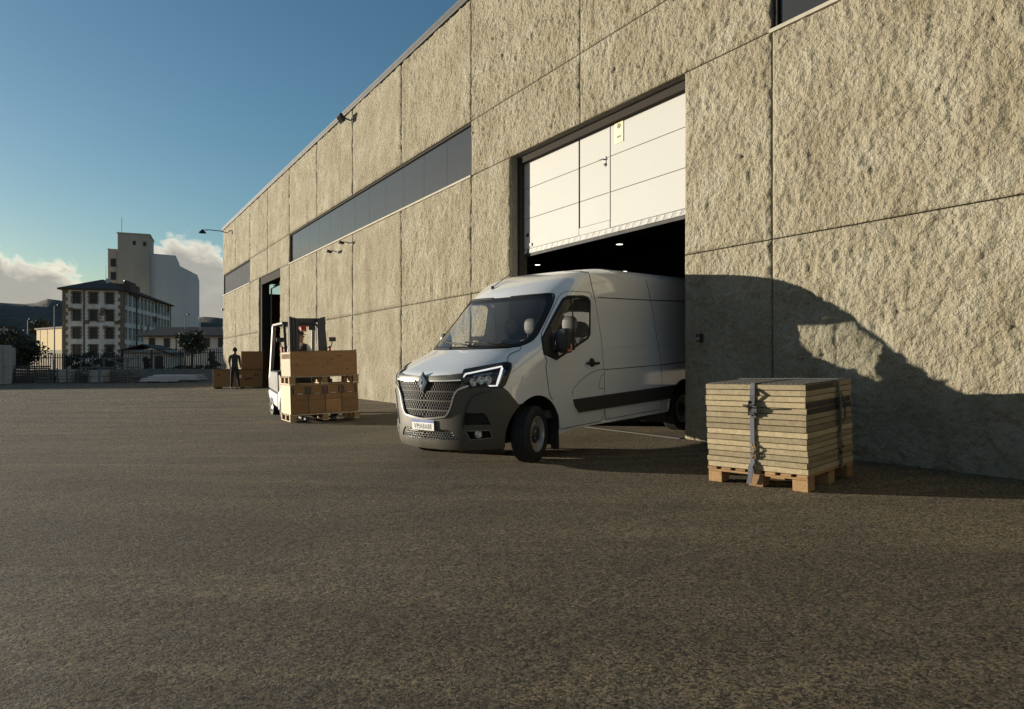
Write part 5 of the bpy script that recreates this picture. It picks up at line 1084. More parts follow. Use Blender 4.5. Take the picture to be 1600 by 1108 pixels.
# ------------------------------------------------------------------ forklift with its load
FK = stand(-3.86, 14.62, 30) @ Matrix.Rotation(R(-1.7), 4, 'Y')
fk = at_mat(empty('forklift'), FK); tag(fk, 'grey forklift truck with a black mast carrying two wooden crates', 'forklift')
MX = -.07
for sx in (-1, 1):
    for k, (dx, dy, zt) in enumerate(((.36, 1.08, 2.24), (.295, 1.05, 2.22), (.235, 1.02, 2.20))):
        m = MB(); x = MX + sx * dx
        m.box(x - .024, x + .024, dy - .045, dy + .045, .12, zt).box(x - .034, x + .034, dy - .055, dy - .045, .12, zt).box(x - .034, x + .034, dy + .045, dy + .055, .12, zt); m.build('mast_rail', M['black_metal'], fk)
    MB().tube([(MX + sx * .26, 1.14, .3), (MX + sx * .26, 1.12, 1.9)], .028).build('lift_cylinder', M['grey_metal'], fk)
    MB().box(MX + sx * .24 - .055, MX + sx * .24 + .055, .02, .95, .045, .085).box(MX + sx * .24 - .055, MX + sx * .24 + .055, .93, .97, .045, .60).build('fork', M['black_metal'], fk)
    # pillars of the cab guard: front and rear
    MB().bar((sx * .46, 1.38, .85), (sx * .44, 1.62, 2.12), .06, .06).build('front_pillar', M['dark_steel'], fk, bevel=.01)
    MB().bar((sx * .50, 2.95, .90), (sx * .46, 2.62, 2.12), .075, .10).build('rear_pillar', M['grey_metal'], fk, bevel=.015)
    MB().bar((sx * .46, 1.60, 2.13), (sx * .46, 2.66, 2.13), .06, .06).build('roof_rail', M['dark_steel'], fk, bevel=.01)
    ms = MB().tube([(sx * .47, 1.45, 1.55), (sx * .56, 1.42, 1.60), (sx * .58, 1.42, 1.72)], .012).build('mirror_stalk', M['black_metal'], fk)
    MB().box(sx * .58 - .08, sx * .58 + .08, 1.40, 1.44, 1.70, 1.80).build('mirror', M['black_plastic'], ms, bevel=.012)
    MB().box(sx * .53 - .02, sx * .53 + .02, 1.44, 1.48, 1.42, 1.60).build('marker_lamp', M['red'], fk, bevel=.006)
for z in (.30, 1.15, 2.17): MB().box(MX - .38, MX + .38, 1.09, 1.15, z - .04, z + .04).build('mast_crossmember', M['black_metal'], fk)
MB().box(MX - .45, MX + .45, .955, 1.0, .16, .24).box(MX - .45, MX + .45, .955, 1.0, .46, .54).build('carriage', M['black_metal'], fk)
for k in range(7): y = 1.62 + k * .17; MB().box(-.43, .43, y - .015, y + .015, 2.115, 2.145).build('roof_bar', M['dark_steel'], fk)
MB().box(-.49, .49, 1.585, 1.63, 2.10, 2.16).build('roof_front_bar', M['dark_steel'], fk, bevel=.01); MB().box(-.49, .49, 2.63, 2.68, 2.10, 2.16).build('roof_rear_bar', M['dark_steel'], fk, bevel=.01)
# chassis, counterweight
ch = MB().prism([(1.22, .18), (2.1, .16), (2.1, .98), (1.95, .98), (1.72, .50), (1.36, .50), (1.30, .86), (1.22, .86)], -.50, .50, Matrix(((0, 0, 1, 0), (1, 0, 0, 0), (0, 1, 0, 0), (0, 0, 0, 1)))).build('chassis', M['dark_steel'], fk, bevel=.02)
YZ = Matrix(((0, 0, 1, 0), (1, 0, 0, 0), (0, 1, 0, 0), (0, 0, 0, 1)))
MB().prism([(2.11, .20), (2.9, .30), (3.10, .50), (3.11, .62), (2.11, .52)], -.54, .54, YZ).build('counterweight', M['fork_grey'], fk, bevel=.04, seg=2)
MB().prism([(2.11, .525), (3.10, .625), (3.12, .95), (2.95, 1.06), (2.11, 1.04)], -.53, .53, YZ).build('engine_cover', M['dark_steel'], fk, bevel=.04, seg=2)
for k in range(6): MB().box(-.535, -.528, 2.25, 2.9, .66 + k * .05, .685 + k * .05).build('cooling_slat', M['black_metal'], fk)
for sx in (-1, 1):
    MB().prism([(1.24, .34), (2.09, .16), (2.09, .56), (1.30, .80)], -.012, .012, Matrix.Translation((sx * .515, 0, 0)) @ Matrix(((0, 0, 1, 0), (1, 0, 0, 0), (0, 1, 0, 0), (0, 0, 0, 1)))).build('side_panel', M['fork_grey'], fk, bevel=.008)
    for (y, r_) in ((1.32, .26), (2.72, .22)):
        Mw = Matrix.Translation((sx * (.52 if y < 2 else .46), y, r_)) @ Matrix.Rotation(R(90 * sx), 4, 'Y')
        wo_ = empty('wheel', (0, 0, 0)); wo_.parent = fk
        MB().lathe([(r_ * .6, -.09), (r_ * .94, -.09), (r_, -.06), (r_, .06), (r_ * .94, .09), (r_ * .6, .09)], 28, Mw).build('tyre', M['rubber'], wo_, smooth=True, fix=False)
        MB().lathe([(0, .05), (r_ * .35, .07), (r_ * .6, .04), (r_ * .6, .09)], 20, Mw).build('rim', M['rim_white'], wo_, smooth=True, fix=False)
MB().box(-.25, .25, 1.98, 2.42, 1.02, 1.14).build('seat', M['fabric'], fk, bevel=.04, seg=2); MB().box(-.24, .24, 2.38, 2.50, 1.12, 1.62).build('seat_back', M['fabric'], fk, bevel=.04, seg=2)
MB().tube([(.0, 1.50, .85), (0, 1.68, 1.25)], .03).build('steering_column', M['black_plastic'], fk)
MB().tube([Vector((0, 1.70, 1.27)) + Matrix.Rotation(R(-55), 3, 'X') @ Vector((.16 * math.cos(k * math.pi / 10), .16 * math.sin(k * math.pi / 10), 0)) for k in range(21)], .014, 6, caps=False).build('steering_wheel', M['black_plastic'], fk)
rw = MB().box(-.06, .06, 1.66, 1.72, 1.94, 2.09).build('warning_sign', M['red'], fk, bevel=.008); MB().box(-.03, .03, 1.655, 1.659, 1.95, 1.965).build('sign_line', M['plate_white'], rw)
MB().box(.12, .27, 1.66, 1.70, 1.97, 2.06).build('inside_mirror', M['black_plastic'], fk, bevel=.015)
# driver, seated, looking to the right
J = {'hip': ((0, 2.22, 1.21), (.16, .12)), 'waist': ((0, 2.24, 1.34), (.15, .11)), 'chest': ((.0, 2.22, 1.52), (.175, .12)), 'shl': ((0, 2.20, 1.64), (.12, .09)), 'neck': ((.01, 2.17, 1.72), .058), 'jaw': ((.03, 2.14, 1.80), .072), 'head': ((.02, 2.15, 1.87), .090), 'crown': ((.015, 2.16, 1.93), .062), 'nose': ((.115, 2.09, 1.845), .014),
     'ls': ((-.20, 2.19, 1.61), .068), 'le': ((-.26, 2.0, 1.38), .05), 'lw': ((-.13, 1.80, 1.36), .034), 'rs': ((.20, 2.19, 1.61), .068), 're': ((.27, 2.02, 1.38), .05), 'rw': ((.14, 1.80, 1.36), .034),
     'lh': ((-.11, 2.14, 1.21), .10), 'lk': ((-.15, 1.80, 1.18), .07), 'la': ((-.15, 1.62, .80), .05), 'lt': ((-.15, 1.48, .76), .04), 'rh': ((.11, 2.14, 1.21), .10), 'rk': ((.15, 1.80, 1.18), .07), 'ra': ((.15, 1.62, .80), .05), 'rt': ((.15, 1.48, .76), .04)}
def fm2(c):
    if c.z > 1.70: return 0
    if c.z < 1.27 and abs(c.x) < .25: return 2
    if abs(c.x) > .175: return 3
    if c.y < 2.14 and abs(c.x) < (c.z - 1.50) * .45 and c.z > 1.5: return 3
    return 1
dr = figure('person', 'forklift driver in dark vest and dark cap looking to the right', FK.copy(), J, E_, fm2, [M['skin'], M['vest'], M['trousers'], M['shirt'], M['shoe']])
cp = MB().lathe([(.0, .105), (.05, .100), (.085, .07), (.100, .02), (.101, -.005), (.096, -.005)], 20, Matrix.Translation((.018, 2.155, 1.895))).build('cap', M['vest'], dr, smooth=True)
MB().prism([(.02, -.085), (.10, -.075), (.165, -.02), (.165, .03), (.10, .075), (.02, .085)], 0, .012, Matrix.Translation((.03, 2.145, 1.892)) @ Matrix.Rotation(R(-28), 4, 'Z') @ Matrix.Rotation(R(6), 4, 'Y')).build('cap_peak', M['vest'], cp, bevel=.004)
hand(dr, (-.13, 1.80, 1.36), (.3, -1, -.1), 1, M['skin']); hand(dr, (.14, 1.80, 1.36), (-.3, -1, -.1), -1, M['skin'])
# load: pallet, crate with four catches, slatted spacer, plywood crate
W2, DP = .70, .88
def lpallet(name, label, z, h, thick=True):
    o = at_mat(empty(name), FK @ Matrix.Translation((0, 0, z))); tag(o, label, 'pallet', 'pallets of the forklift load')
    for y in (.0, DP / 2 - .05, DP - .10): MB().box(-W2 - .03, W2 + .03, y, y + .10, h - .025, h).build('plank', M['ply_pale'], o, bevel=.003)
    for y in (.2, .56): MB().box(-W2 - .03, W2 + .03, y, y + .10, h - .025, h).build('plank', M['ply_pale'], o, bevel=.003)
    for x in (-W2 - .02, -.06, W2 - .10):
        for y in (0.005, DP / 2 - .055, DP - .115): MB().box(x, x + .12, y, y + .11, .022, h - .026).build('block', M['pallet'], o, bevel=.003)
        MB().box(x - .002, x + .122, 0, DP, 0, .021).build('runner', M['ply_pale'], o, bevel=.003)
    return o
lpallet('pallet', 'wooden pallet on the forks under the lower crate', .035, .15)
lc = at_mat(empty('catch_crate'), FK @ Matrix.Translation((0, 0, .187))); tag(lc, 'lower wooden crate on the forklift with four latched front panels', 'crate')
MB().box(-W2, W2, .012, DP - .01, 0, .585).build('box', M['ply'], lc, bevel=.004)
MB().box(-W2 - .012, -W2 - .001, .0, DP, 0, .585).build('side_panel', M['ply_pale'], lc); MB().box(-W2 - .005, W2 + .012, -.006, DP, .586, .606).build('rim', M['pallet'], lc, bevel=.003)
for k in range(4):
    x0 = -W2 + .01 + k * .345; x1 = x0 + .335
    p = MB().box(x0, x1, -.008, .010, .01, .285).build('front_panel', M['ply'], lc, bevel=.003); p2 = MB().box(x0, x1, -.004, .010, .292, .575).build('front_panel', M['ply'], lc, bevel=.003)
    for xx in (x0 + .04, x1 - .04): MB().box(xx - .016, xx + .016, -.022, -.0045, .40, .56).build('catch', M['dark_steel'], p2, bevel=.004)
    MB().box(x0 + .11, x1 - .11, -.024, -.0045, .395, .425).build('hand_hole', M['ply_pale'], p2, bevel=.01)
    if k < 3: MB().box(x1 - .004, x1 + .014, -.012, .008, .01, .57).build('corner_post', M['dark_steel'], lc)
lpallet('pallet', 'slatted pallet between the two crates on the forklift', .796, .165)
uc = at_mat(empty('plywood_crate'), FK @ Matrix.Translation((0, 0, .964))); tag(uc, 'upper knotty plywood crate on the forklift', 'crate')
MB().box(-W2 + .02, W2 - .02, .012, DP - .03, 0, .50).build('box', M['ply'], uc, bevel=.004); MB().box(-W2 + .006, -W2 + .019, .0, DP - .03, 0, .48).build('side_panel', M['ply_pale'], uc)
MB().box(-W2 + .01, W2 - .01, -.006, .011, .0, .485).build('front_panel', M['ply'], uc, bevel=.003)
for x in (-W2 + .01, W2 - .05): MB().box(x, x + .04, .0, .05, .501, .525).build('corner_block', M['dark_steel'], uc)
MB().box(-W2 + .0, W2 - .0, .06, .09, .501, .515).build('lid_batten', M['pallet'], uc)
rr_ = random.Random(5)
for k in range(8): x = rr_.uniform(-.6, .6); z = rr_.uniform(.08, .42); MB().lathe([(0, .0), (.016, 0), (.014, .003), (0, .004)], 10, Matrix.Translation((x, -.0062, z)) @ Matrix.Rotation(R(90), 4, 'X')).build('knot', M['ink'], uc)
for k in range(7): MB().box(-W2 - .006, -W2 + .0055, .05 + k * .11, .09 + k * .11, .36, .46).build('vent_slot', M['ply'], uc)
# ------------------------------------------------------------------ far side of the yard and what lies beyond
def px(x, y, Z): return Vector(((x - 800) / 1100 * Z, Z, EYE + (569.5 - y) / 1100 * Z))     # survey helper: sight line -> place at range Z
M['plaster'] = None
def plaster_mat():
    m, nt, out = _nodes('peeling_plaster'); N = nt.nodes.new; L = nt.links.new
    b = N('ShaderNodeBsdfPrincipled'); L(b.outputs[0], out.inputs[0]); b.inputs['Roughness'].default_value = .9; b.inputs['Specular IOR Level'].default_value = .2
    tc = N('ShaderNodeTexCoord')
    def nz(s, d, r=.6, st=(1, 1, 1)):
        mp = N('ShaderNodeMapping'); mp.inputs['Scale'].default_value = st; L(tc.outputs['Object'], mp.inputs[0]); n = N('ShaderNodeTexNoise'); n.inputs['Scale'].default_value = s; n.inputs['Detail'].default_value = d; n.inputs['Roughness'].default_value = r; L(mp.outputs[0], n.inputs[0]); return n.outputs['Fac']
    def rp(v, a, ca, b_, cb):
        r = N('ShaderNodeValToRGB'); r.color_ramp.elements[0].position = a; r.color_ramp.elements[0].color = (*ca, 1); r.color_ramp.elements[1].position = b_; r.color_ramp.elements[1].color = (*cb, 1); L(v, r.inputs[0]); return r.outputs[0]
    base = rp(nz(.5, 6, .65, (1, 1, .3)), .3, (.52, .47, .40), .65, (.80, .76, .69)); stone = rp(nz(2.5, 5), .35, (.13, .095, .065), .7, (.24, .18, .12))
    mask = rp(nz(.22, 9, .68), .565, (0, 0, 0), .60, (1, 1, 1)); mx = N('ShaderNodeMix'); mx.data_type = 'RGBA'; L(mask, mx.inputs['Factor']); L(base, mx.inputs['A']); L(stone, mx.inputs['B']); L(mx.outputs['Result'], b.inputs['Base Color']); return m
M['plaster'] = plaster_mat()
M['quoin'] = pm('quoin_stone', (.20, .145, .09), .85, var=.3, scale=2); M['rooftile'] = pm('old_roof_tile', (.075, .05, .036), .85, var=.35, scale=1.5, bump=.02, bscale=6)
M['brick'] = pm('sooty_brick', (.12, .07, .045), .85, var=.3, scale=2); M['void'] = pm('dark_window', (.018, .017, .016), .4)
M['silo'] = pm('silo_concrete', (.50, .43, .33), .85, var=.16, scale=.25, stretch=(1, 1, .25)); M['silo_pale'] = pm('silo_render', (.66, .63, .58), .85, var=.06, scale=.2, stretch=(1, 1, .2))
M['whitewash'] = pm('whitewash', (.62, .58, .51), .85, var=.12, scale=.8); M['ochre'] = pm('ochre_render', (.62, .47, .22), .85, var=.12, scale=.5)
M['leaf'] = pm('leaf_dark', (.035, .042, .018), .6, var=.5, scale=3); M['leaf2'] = pm('leaf_brown', (.075, .058, .025), .6, var=.5, scale=3); M['bark'] = pm('bark', (.06, .045, .03), .9, bump=.02, bscale=12)
M['hill'] = pm('hill_scrub', (.055, .048, .032), .95, var=.45, scale=.012, detail=10, bump=6, bscale=.05)
M['box_white'] = pm('container_white', (.36, .345, .32), .5, var=.12); M['weathered'] = pm('weathered_plank', (.16, .145, .125), .85, var=.35, scale=4, stretch=(.3, 3, 3)); M['wallgrey'] = pm('yard_wall', (.24, .225, .20), .9, var=.2, scale=.8)
M['rack'] = pm('rack_steel', (.15, .145, .135), .6, .2)
M['galv'] = pm('galvanised', (.55, .57, .60), .35, .7, var=.12, scale=2)
# hills round the horizon
def hills(name, label, r0, prof, lo, hi, seed):
    n = 260; rng = random.Random(seed); rows = []
    ph = [rng.uniform(0, 6.28) for _ in range(8)]
    for i in range(n + 1):
        a = lo + (hi - lo) * i / n; h = prof(a); w = sum(math.sin(a * f * 9 + ph[k]) / f for k, f in enumerate((1, 2.3, 5.1, 9.7, 17.3))) * .03
        row = []
        for k, (dr_, fz) in enumerate(((-.45, -.005), (-.36, .10), (-.25, .34), (-.16, .58), (-.08, .82), (0, 1), (.15, .85), (.4, .2), (.5, -.01))):
            r_ = r0 * (1 + dr_ * (1 + .3 * math.sin(a * 23 + k))); z = h * r0 * max(fz, -.01) * (1 + w * (2 if k < 5 else 1)); row.append((r_ * math.sin(a), r_ * math.cos(a), z))
        rows.append(row)
    mb = MB(); m = len(rows[0]); mb.add([p for r_ in rows for p in r_], [(i * m + j, (i + 1) * m + j, (i + 1) * m + j + 1, i * m + j + 1) for i in range(n) for j in range(m - 1)])
    o = mb.build(name, M['hill'], smooth='all'); tag(o, label, kind='structure')
def az(x): return math.atan((x - 800) / 1100)
PR = [(-1.6, .07), (-1.1, .075), (-.75, .078), (az(0), .0700), (az(40), .0695), (az(52), .0705), (az(75), .0760), (az(100), .0745), (az(130), .068), (az(200), .055), (az(270), .058), (az(305), .0620), (az(322), .0655), (az(350), .0640), (az(500), .05), (0, .055), (.5, .05), (1.0, .06), (1.6, .05)]
def prof(a):
    for (a0, h0), (a1, h1) in zip(PR[:-1], PR[1:]):
        if a0 <= a <= a1: t = (a - a0) / (a1 - a0); t = t * t * (3 - 2 * t); return h0 + (h1 - h0) * t
    return .05
hills('hills', 'dark brown wooded hills along the horizon', 1500, prof, -1.58, 1.58, 4)
# ---- old three storey mill with stone trimmed windows
OB = empty('mill_building', (-63.5, 115, 0), (0, 0, R(13.1))); tag(OB, 'old whitewashed three storey mill with stone trimmed windows and hipped roof', 'building')
EAVE = 13.45; BW, BL = 8.85, 31.6; ROWS = [11.95, 9.15, 6.30, 3.45]; WW, WH = 1.15, 1.75
def facade(x_of, cols, length, key, ww):
    """wall with openings along one side: x_of(a, out, z) maps to the building's frame"""
    m = MB(); T_ = .45
    def bx(a0, a1, z0, z1):
        if a1 - a0 < 1e-3 or z1 - z0 < 1e-3: return
        m.add([x_of(a, o_, z) for a in (a0, a1) for o_ in (0, -T_) for z in (z0, z1)], [(0, 1, 3, 2), (4, 6, 7, 5), (0, 4, 5, 1), (2, 3, 7, 6), (0, 2, 6, 4), (1, 5, 7, 3)])
    zs = sorted(ROWS); z = 0
    for r_ in zs: bx(0, length, z, r_ - WH / 2); z = r_ + WH / 2
    bx(0, length, z, EAVE)
    for r_ in zs:
        a = 0
        for c in sorted(cols): bx(a, c - ww / 2, r_ - WH / 2, r_ + WH / 2); a = c + ww / 2
        bx(a, length, r_ - WH / 2, r_ + WH / 2)
    m.build('wall', M['plaster'], OB)
    for r_ in zs:
        for c in cols:
            w = MB(); 
            for s in (-1, 1):
                nq = 6
                for k in range(nq):
                    ex = .26 if k % 2 else .14; z0 = r_ - WH / 2 + k * WH / nq; a0, a1 = sorted((c + s * ww / 2, c + s * (ww / 2 + ex)))
                    w.add([x_of(a, o_, z_) for a in (a0, a1) for o_ in (.05, -.02) for z_ in (z0, z0 + WH / nq - .015)], [(0, 1, 3, 2), (4, 6, 7, 5), (0, 4, 5, 1), (2, 3, 7, 6), (0, 2, 6, 4), (1, 5, 7, 3)])
            for z0, z1 in ((r_ + WH / 2, r_ + WH / 2 + .18), (r_ - WH / 2 - .12, r_ - WH / 2)):
                w.add([x_of(a, o_, z_) for a in (c - ww / 2 - .18, c + ww / 2 + .18) for o_ in (.055, -.02) for z_ in (z0 + .004, z1)], [(0, 1, 3, 2), (4, 6, 7, 5), (0, 4, 5, 1), (2, 3, 7, 6), (0, 2, 6, 4), (1, 5, 7, 3)])
            wo2 = w.build('window', M['quoin'], OB)
            p = MB().add([x_of(a, o_, z_) for a in (c - ww / 2, c + ww / 2) for o_ in (-.22, -.26) for z_ in (r_ - WH / 2, r_ + WH / 2)], [(0, 1, 3, 2), (4, 6, 7, 5), (0, 4, 5, 1), (2, 3, 7, 6), (0, 2, 6, 4), (1, 5, 7, 3)]); p.build('pane', M['void'], wo2)
facade(lambda a, o_, z: (-BW + a, -o_, z), [BW - 6.86, BW - 4.42, BW - 2.03], BW, 'f', 1.15)
facade(lambda a, o_, z: (o_, a, z), [1.3 + 2.34 * k for k in range(13)], BL, 's', 1.0)
MB().box(-BW, -BW + .45, .46, BL - .01, 0, EAVE).box(-BW, -.01, BL, BL + .4, 0, EAVE).build('wall', M['plaster'], OB)
for (x, y) in ((-BW, 0), (0, 0), (0, BL)):
    q_ = MB()
    for k in range(22):
        e_ = .75 if k % 2 else .45; z0 = .05 + k * .60
        q_.box(x - (e_ if x == 0 else .06), x + (.06 if x == 0 else e_), y - (.06 if y == 0 else e_), y + (e_ if y == 0 else .06), z0, z0 + .585)
    q_.build('corner_quoins', M['quoin'], OB)['kind'] = 'stuff'
rf = MB(); o_ = .6; zr = 15.5
rf.add([(-BW - o_, -o_, EAVE), (o_, -o_, EAVE), (o_, BL + o_, EAVE), (-BW - o_, BL + o_, EAVE), (-BW / 2, 4.6, zr), (-BW / 2, BL - 4.6, zr), (-BW - o_, -o_, EAVE - .25), (o_, -o_, EAVE - .25), (o_, BL + o_, EAVE - .25), (-BW - o_, BL + o_, EAVE - .25)],
       [(0, 1, 4), (1, 2, 5, 4), (2, 3, 5), (3, 0, 4, 5), (0, 6, 7, 1), (1, 7, 8, 2), (2, 8, 9, 3), (3, 9, 6, 0), (6, 9, 8, 7)])
rfo = rf.build('roof', M['rooftile'], OB)
MB().box(-2.8, .3, 2.8, 8.2, EAVE - .6, EAVE + 1.25).build('roof_tower', M['brick'], rfo)
for k in range(6): MB().tube([(-.5, 3.1 + k * .95, EAVE + 1.25), (-.5, 3.1 + k * .95, EAVE + 1.8)], .28, 10).build('roof_vent', M['dark_steel'], rfo)
MB().box(-3.4, -2.9, 2.6, 3.2, EAVE + .3, EAVE + 2.0).build('chimney', M['whitewash'], rfo)
for x in (-5.75,): MB().tube([(x, -.10, .2), (x, -.10, EAVE - .2)], .10, 8).build('downpipe', M['dark_steel'], OB)
MB().tube([(.12, 7.1, .2), (.12, 7.1, EAVE - .2)], .10, 8).build('downpipe', M['dark_steel'], OB)
for (x, z) in ((-7.7, 10.05), (-3.0, 10.1), (-5.3, 8.05), (-.9, 8.0), (-2.6, 7.2)): MB().box(x - .28, x + .28, -.42, .0, z - .28, z + .28).build('wall_unit', M['quoin'], OB, bevel=.03)
# ---- grain silo
SI = empty('grain_silo', (-77.2, 150, 0), (0, 0, R(22))); tag(SI, 'tall pale concrete grain silo with stepped blocks behind the mill', 'building')
MB().box(-6.0, 0, 0, 9, 0, 28.7).build('tower', M['silo'], SI); MB().box(-7.9, -6.01, .8, 5, 0, 25.3).build('stair_block', M['silo'], SI)
st_ = MB(); st_.prism([(0.01, 0), (9.2, 0), (9.2, 20.9), (5.3, 22.9), (4.9, 24.9), (.01, 25.1)], 1.6, 14, Matrix(((1, 0, 0, 0), (0, 0, 1, 0), (0, 1, 0, 0), (0, 0, 0, 1)))); st_.build('storage_block', M['silo_pale'], SI)
MB().box(-6.15, .15, -.15, 9.1, 28.71, 28.95).build('roof_slab', M['silo'], SI); MB().box(-8.0, -6.16, .7, 5.1, 25.31, 25.5).build('roof_slab', M['silo'], SI)
for (x, y, z, w, h) in ((-6.9, .8, 22.6, 1.0, 1.7), (-6.9, .8, 19.8, 1.0, 1.7), (-2.9, 0, 26.9, .6, .9), (-.95, 0, 26.8, .6, .9)):
    wi_ = MB().box(x - w / 2 - .08, x + w / 2 + .08, y - .05, y - .005, z - h / 2 - .08, z + h / 2 + .08).build('window', M['silo'], SI); MB().box(x - w / 2, x + w / 2, y - .06, y - .051, z - h / 2, z + h / 2).build('pane', M['void'], wi_)
MB().tube([(-5.6, 3, 28.9), (-5.6, 3, 32.6)], .05, 6).build('mast', M['grey_metal'], SI)
# ---- long low house
LH = empty('low_house', (-39.2, 75, 0), (0, 0, R(-4))); tag(LH, 'long low white house with a brown tiled roof beside the mill', 'house')
LW = 13.5; MB().box(0, LW, 0, 7, 0, 4.30).build('wall', M['whitewash'], LH)
r2 = MB(); r2.add([(-.5, -.6, 4.25), (LW + .5, -.6, 4.25), (LW + .5, 7.6, 4.25), (-.5, 7.6, 4.25), (-.5, 3.5, 5.35), (LW + .5, 3.5, 5.35), (-.5, -.6, 4.1), (LW + .5, -.6, 4.1)], [(0, 1, 5, 4), (2, 3, 4, 5), (0, 4, 3), (1, 2, 5), (0, 6, 7, 1), (0, 3, 2, 1)]); r2o = r2.build('roof', M['rooftile'], LH)
MB().box(11.3, 12.2, 3.0, 4.0, 4.9, 5.9).build('chimney', M['whitewash'], r2o)
for x in (.9, 2.55, 4.25, 6.9, 8.5):
    wi_ = MB().box(x - .36, x + .36, -.06, -.004, 3.0, 4.0).build('window', M['quoin'], LH); MB().box(x - .29, x + .29, -.075, -.061, 3.05, 3.95).build('pane', M['void'], wi_)
MB().tube([(3.6, -.1, .2), (3.6, -.1, 4.1)], .05, 6).build('downpipe', M['dark_steel'], LH)
# ---- small gabled shed before it
GS = empty('garden_shed', (-36.6, 66, 0), (0, 0, R(6))); tag(GS, 'small white shed with a low brown pitched roof in front of the mill', 'shed')
MB().box(0, 4.3, 0, 4, 0, 2.55).build('wall', M['whitewash'], GS)
r3 = MB(); r3.add([(-.3, -.4, 2.5), (2.0, -.4, 3.1), (4.9, -.4, 2.1), (-.3, 4.3, 2.5), (2.0, 4.3, 3.1), (4.9, 4.3, 2.1), (-.3, -.4, 2.4), (2, -.4, 3.0), (4.9, -.4, 2.0)], [(0, 1, 4, 3), (1, 2, 5, 4), (0, 6, 7, 1), (1, 7, 8, 2), (0, 3, 5, 2)]); r3.build('roof', M['rooftile'], GS)
MB().box(3.0, 3.7, -.05, -.004, .2, 2.0).build('door', M['void'], GS)
# ---- ochre shed, sunlit
OS = empty('ochre_shed', (-84.4, 125, 0), (0, 0, R(-35))); tag(OS, 'sunlit ochre rendered shed left of the mill', 'shed')
MB().box(0, 15, 0, 7, 0, 7.3).build('wall', M['ochre'], OS); MB().box(-.25, 15.2, -.25, 7.2, 7.31, 7.6).build('roof', M['rooftile'], OS); MB().box(-2.2, -.01, 1.0, 7, 0, 7.0).build('dark_end', M['quoin'], OS)  # darker block added for the shed's dark left end
MB().box(.2, 14.8, -1.2, -.05, 0, 3.6).build('plinth', M['quoin'], OS)
for k in range(5): MB().box(1.5 + k * 2.8, 1.58 + k * 2.8, -.03, -.004, 3.65, 7.25).build('joint', M['quoin'], OS)
WS = empty('pale_hall', (-67.2 - 14 * math.cos(R(36)), 95 - 14 * math.sin(R(36)), 0), (0, 0, R(36))); tag(WS, 'pale flat roofed hall at the left edge behind the dark tree', 'building')
MB().box(0, 14, 0, 8, 0, 6.0).build('wall', M['whitewash'], WS); MB().box(-.2, 14.2, -.2, 8.2, 6.01, 6.3).build('roof', M['rooftile'], WS)
for k in range(3): MB().box(2 + k * 4, 3.2 + k * 4, -.05, -.004, 3.2, 4.6).build('window', M['void'], WS)
# hall outside the picture on the left; its long shadow lies over the far side of the yard
HL = empty('storage_hall', (-58, 50.5, 0), (0, 0, R(19))); tag(HL, 'plain grey storage hall beyond the left edge of the yard', 'building')
MB().box(-24, 0, 0, 22, 0, 3.7).build('wall', M['wallgrey'], HL); MB().box(-24.2, .2, -.2, 22.2, 3.71, 3.95).build('roof', M['rooftile'], HL)
# ---- yard wall, fence
YW = MB(); a, b = px(150, 569.5, 53), px(352, 569.5, 50.5); d_ = (b - a); d_.z = 0; L_ = d_.length; ang = math.atan2(d_.y, d_.x)
yw = empty('yard_wall', (a.x, a.y, 0), (0, 0, ang)); tag(yw, 'low grey rendered wall along the far edge of the yard', 'wall')
MB().box(0, L_, 0, .22, 0, .80).build('wall', M['wallgrey'], yw); MB().box(-.02, L_ + .02, -.03, .25, .801, .86).build('coping', M['wallgrey'], yw)
def fence(label, A, Bp, base, top, gap, mat):
    d_ = Bp - A; d_.z = 0; L_ = d_.length; f_ = empty('palisade_fence', (A.x, A.y, 0), (0, 0, math.atan2(d_.y, d_.x))); tag(f_, label, 'fence', 'fences along the yard')
    p_ = MB(); n = int(L_ / gap)
    for k in range(n):
        x = k * gap; p_.add([(x - .032, 0, base), (x + .032, 0, base), (x + .032, .012, base), (x - .032, .012, base), (x - .032, 0, top - .07), (x + .032, 0, top - .07), (x + .032, .012, top - .07), (x - .032, .012, top - .07), (x, .006, top)], [(0, 1, 5, 4), (2, 3, 7, 6), (1, 2, 6, 5), (3, 0, 4, 7), (4, 5, 8), (5, 6, 8), (6, 7, 8), (7, 4, 8)])
    p_.build('pickets', mat, f_)['kind'] = 'stuff'
    for z in (base + .25, top - .35): MB().box(0, L_, .013, .06, z - .025, z + .025).build('rail', mat, f_)
    for k in range(int(L_ / 2.6) + 1): MB().box(k * 2.6 - .04, k * 2.6 + .04, .061, .13, 0, top - .1).build('post', mat, f_)
fence('dark pointed palisade fence standing behind the low yard wall', px(190, 569.5, 53.5), px(352, 569.5, 51.2), .35, 2.40, .155, M['black_metal'])
fence('dull grey palisade fence behind the stacked planks on the left', px(-20, 569.5, 52), px(189, 569.5, 54), .05, 2.05, .155, M['dark_steel'])
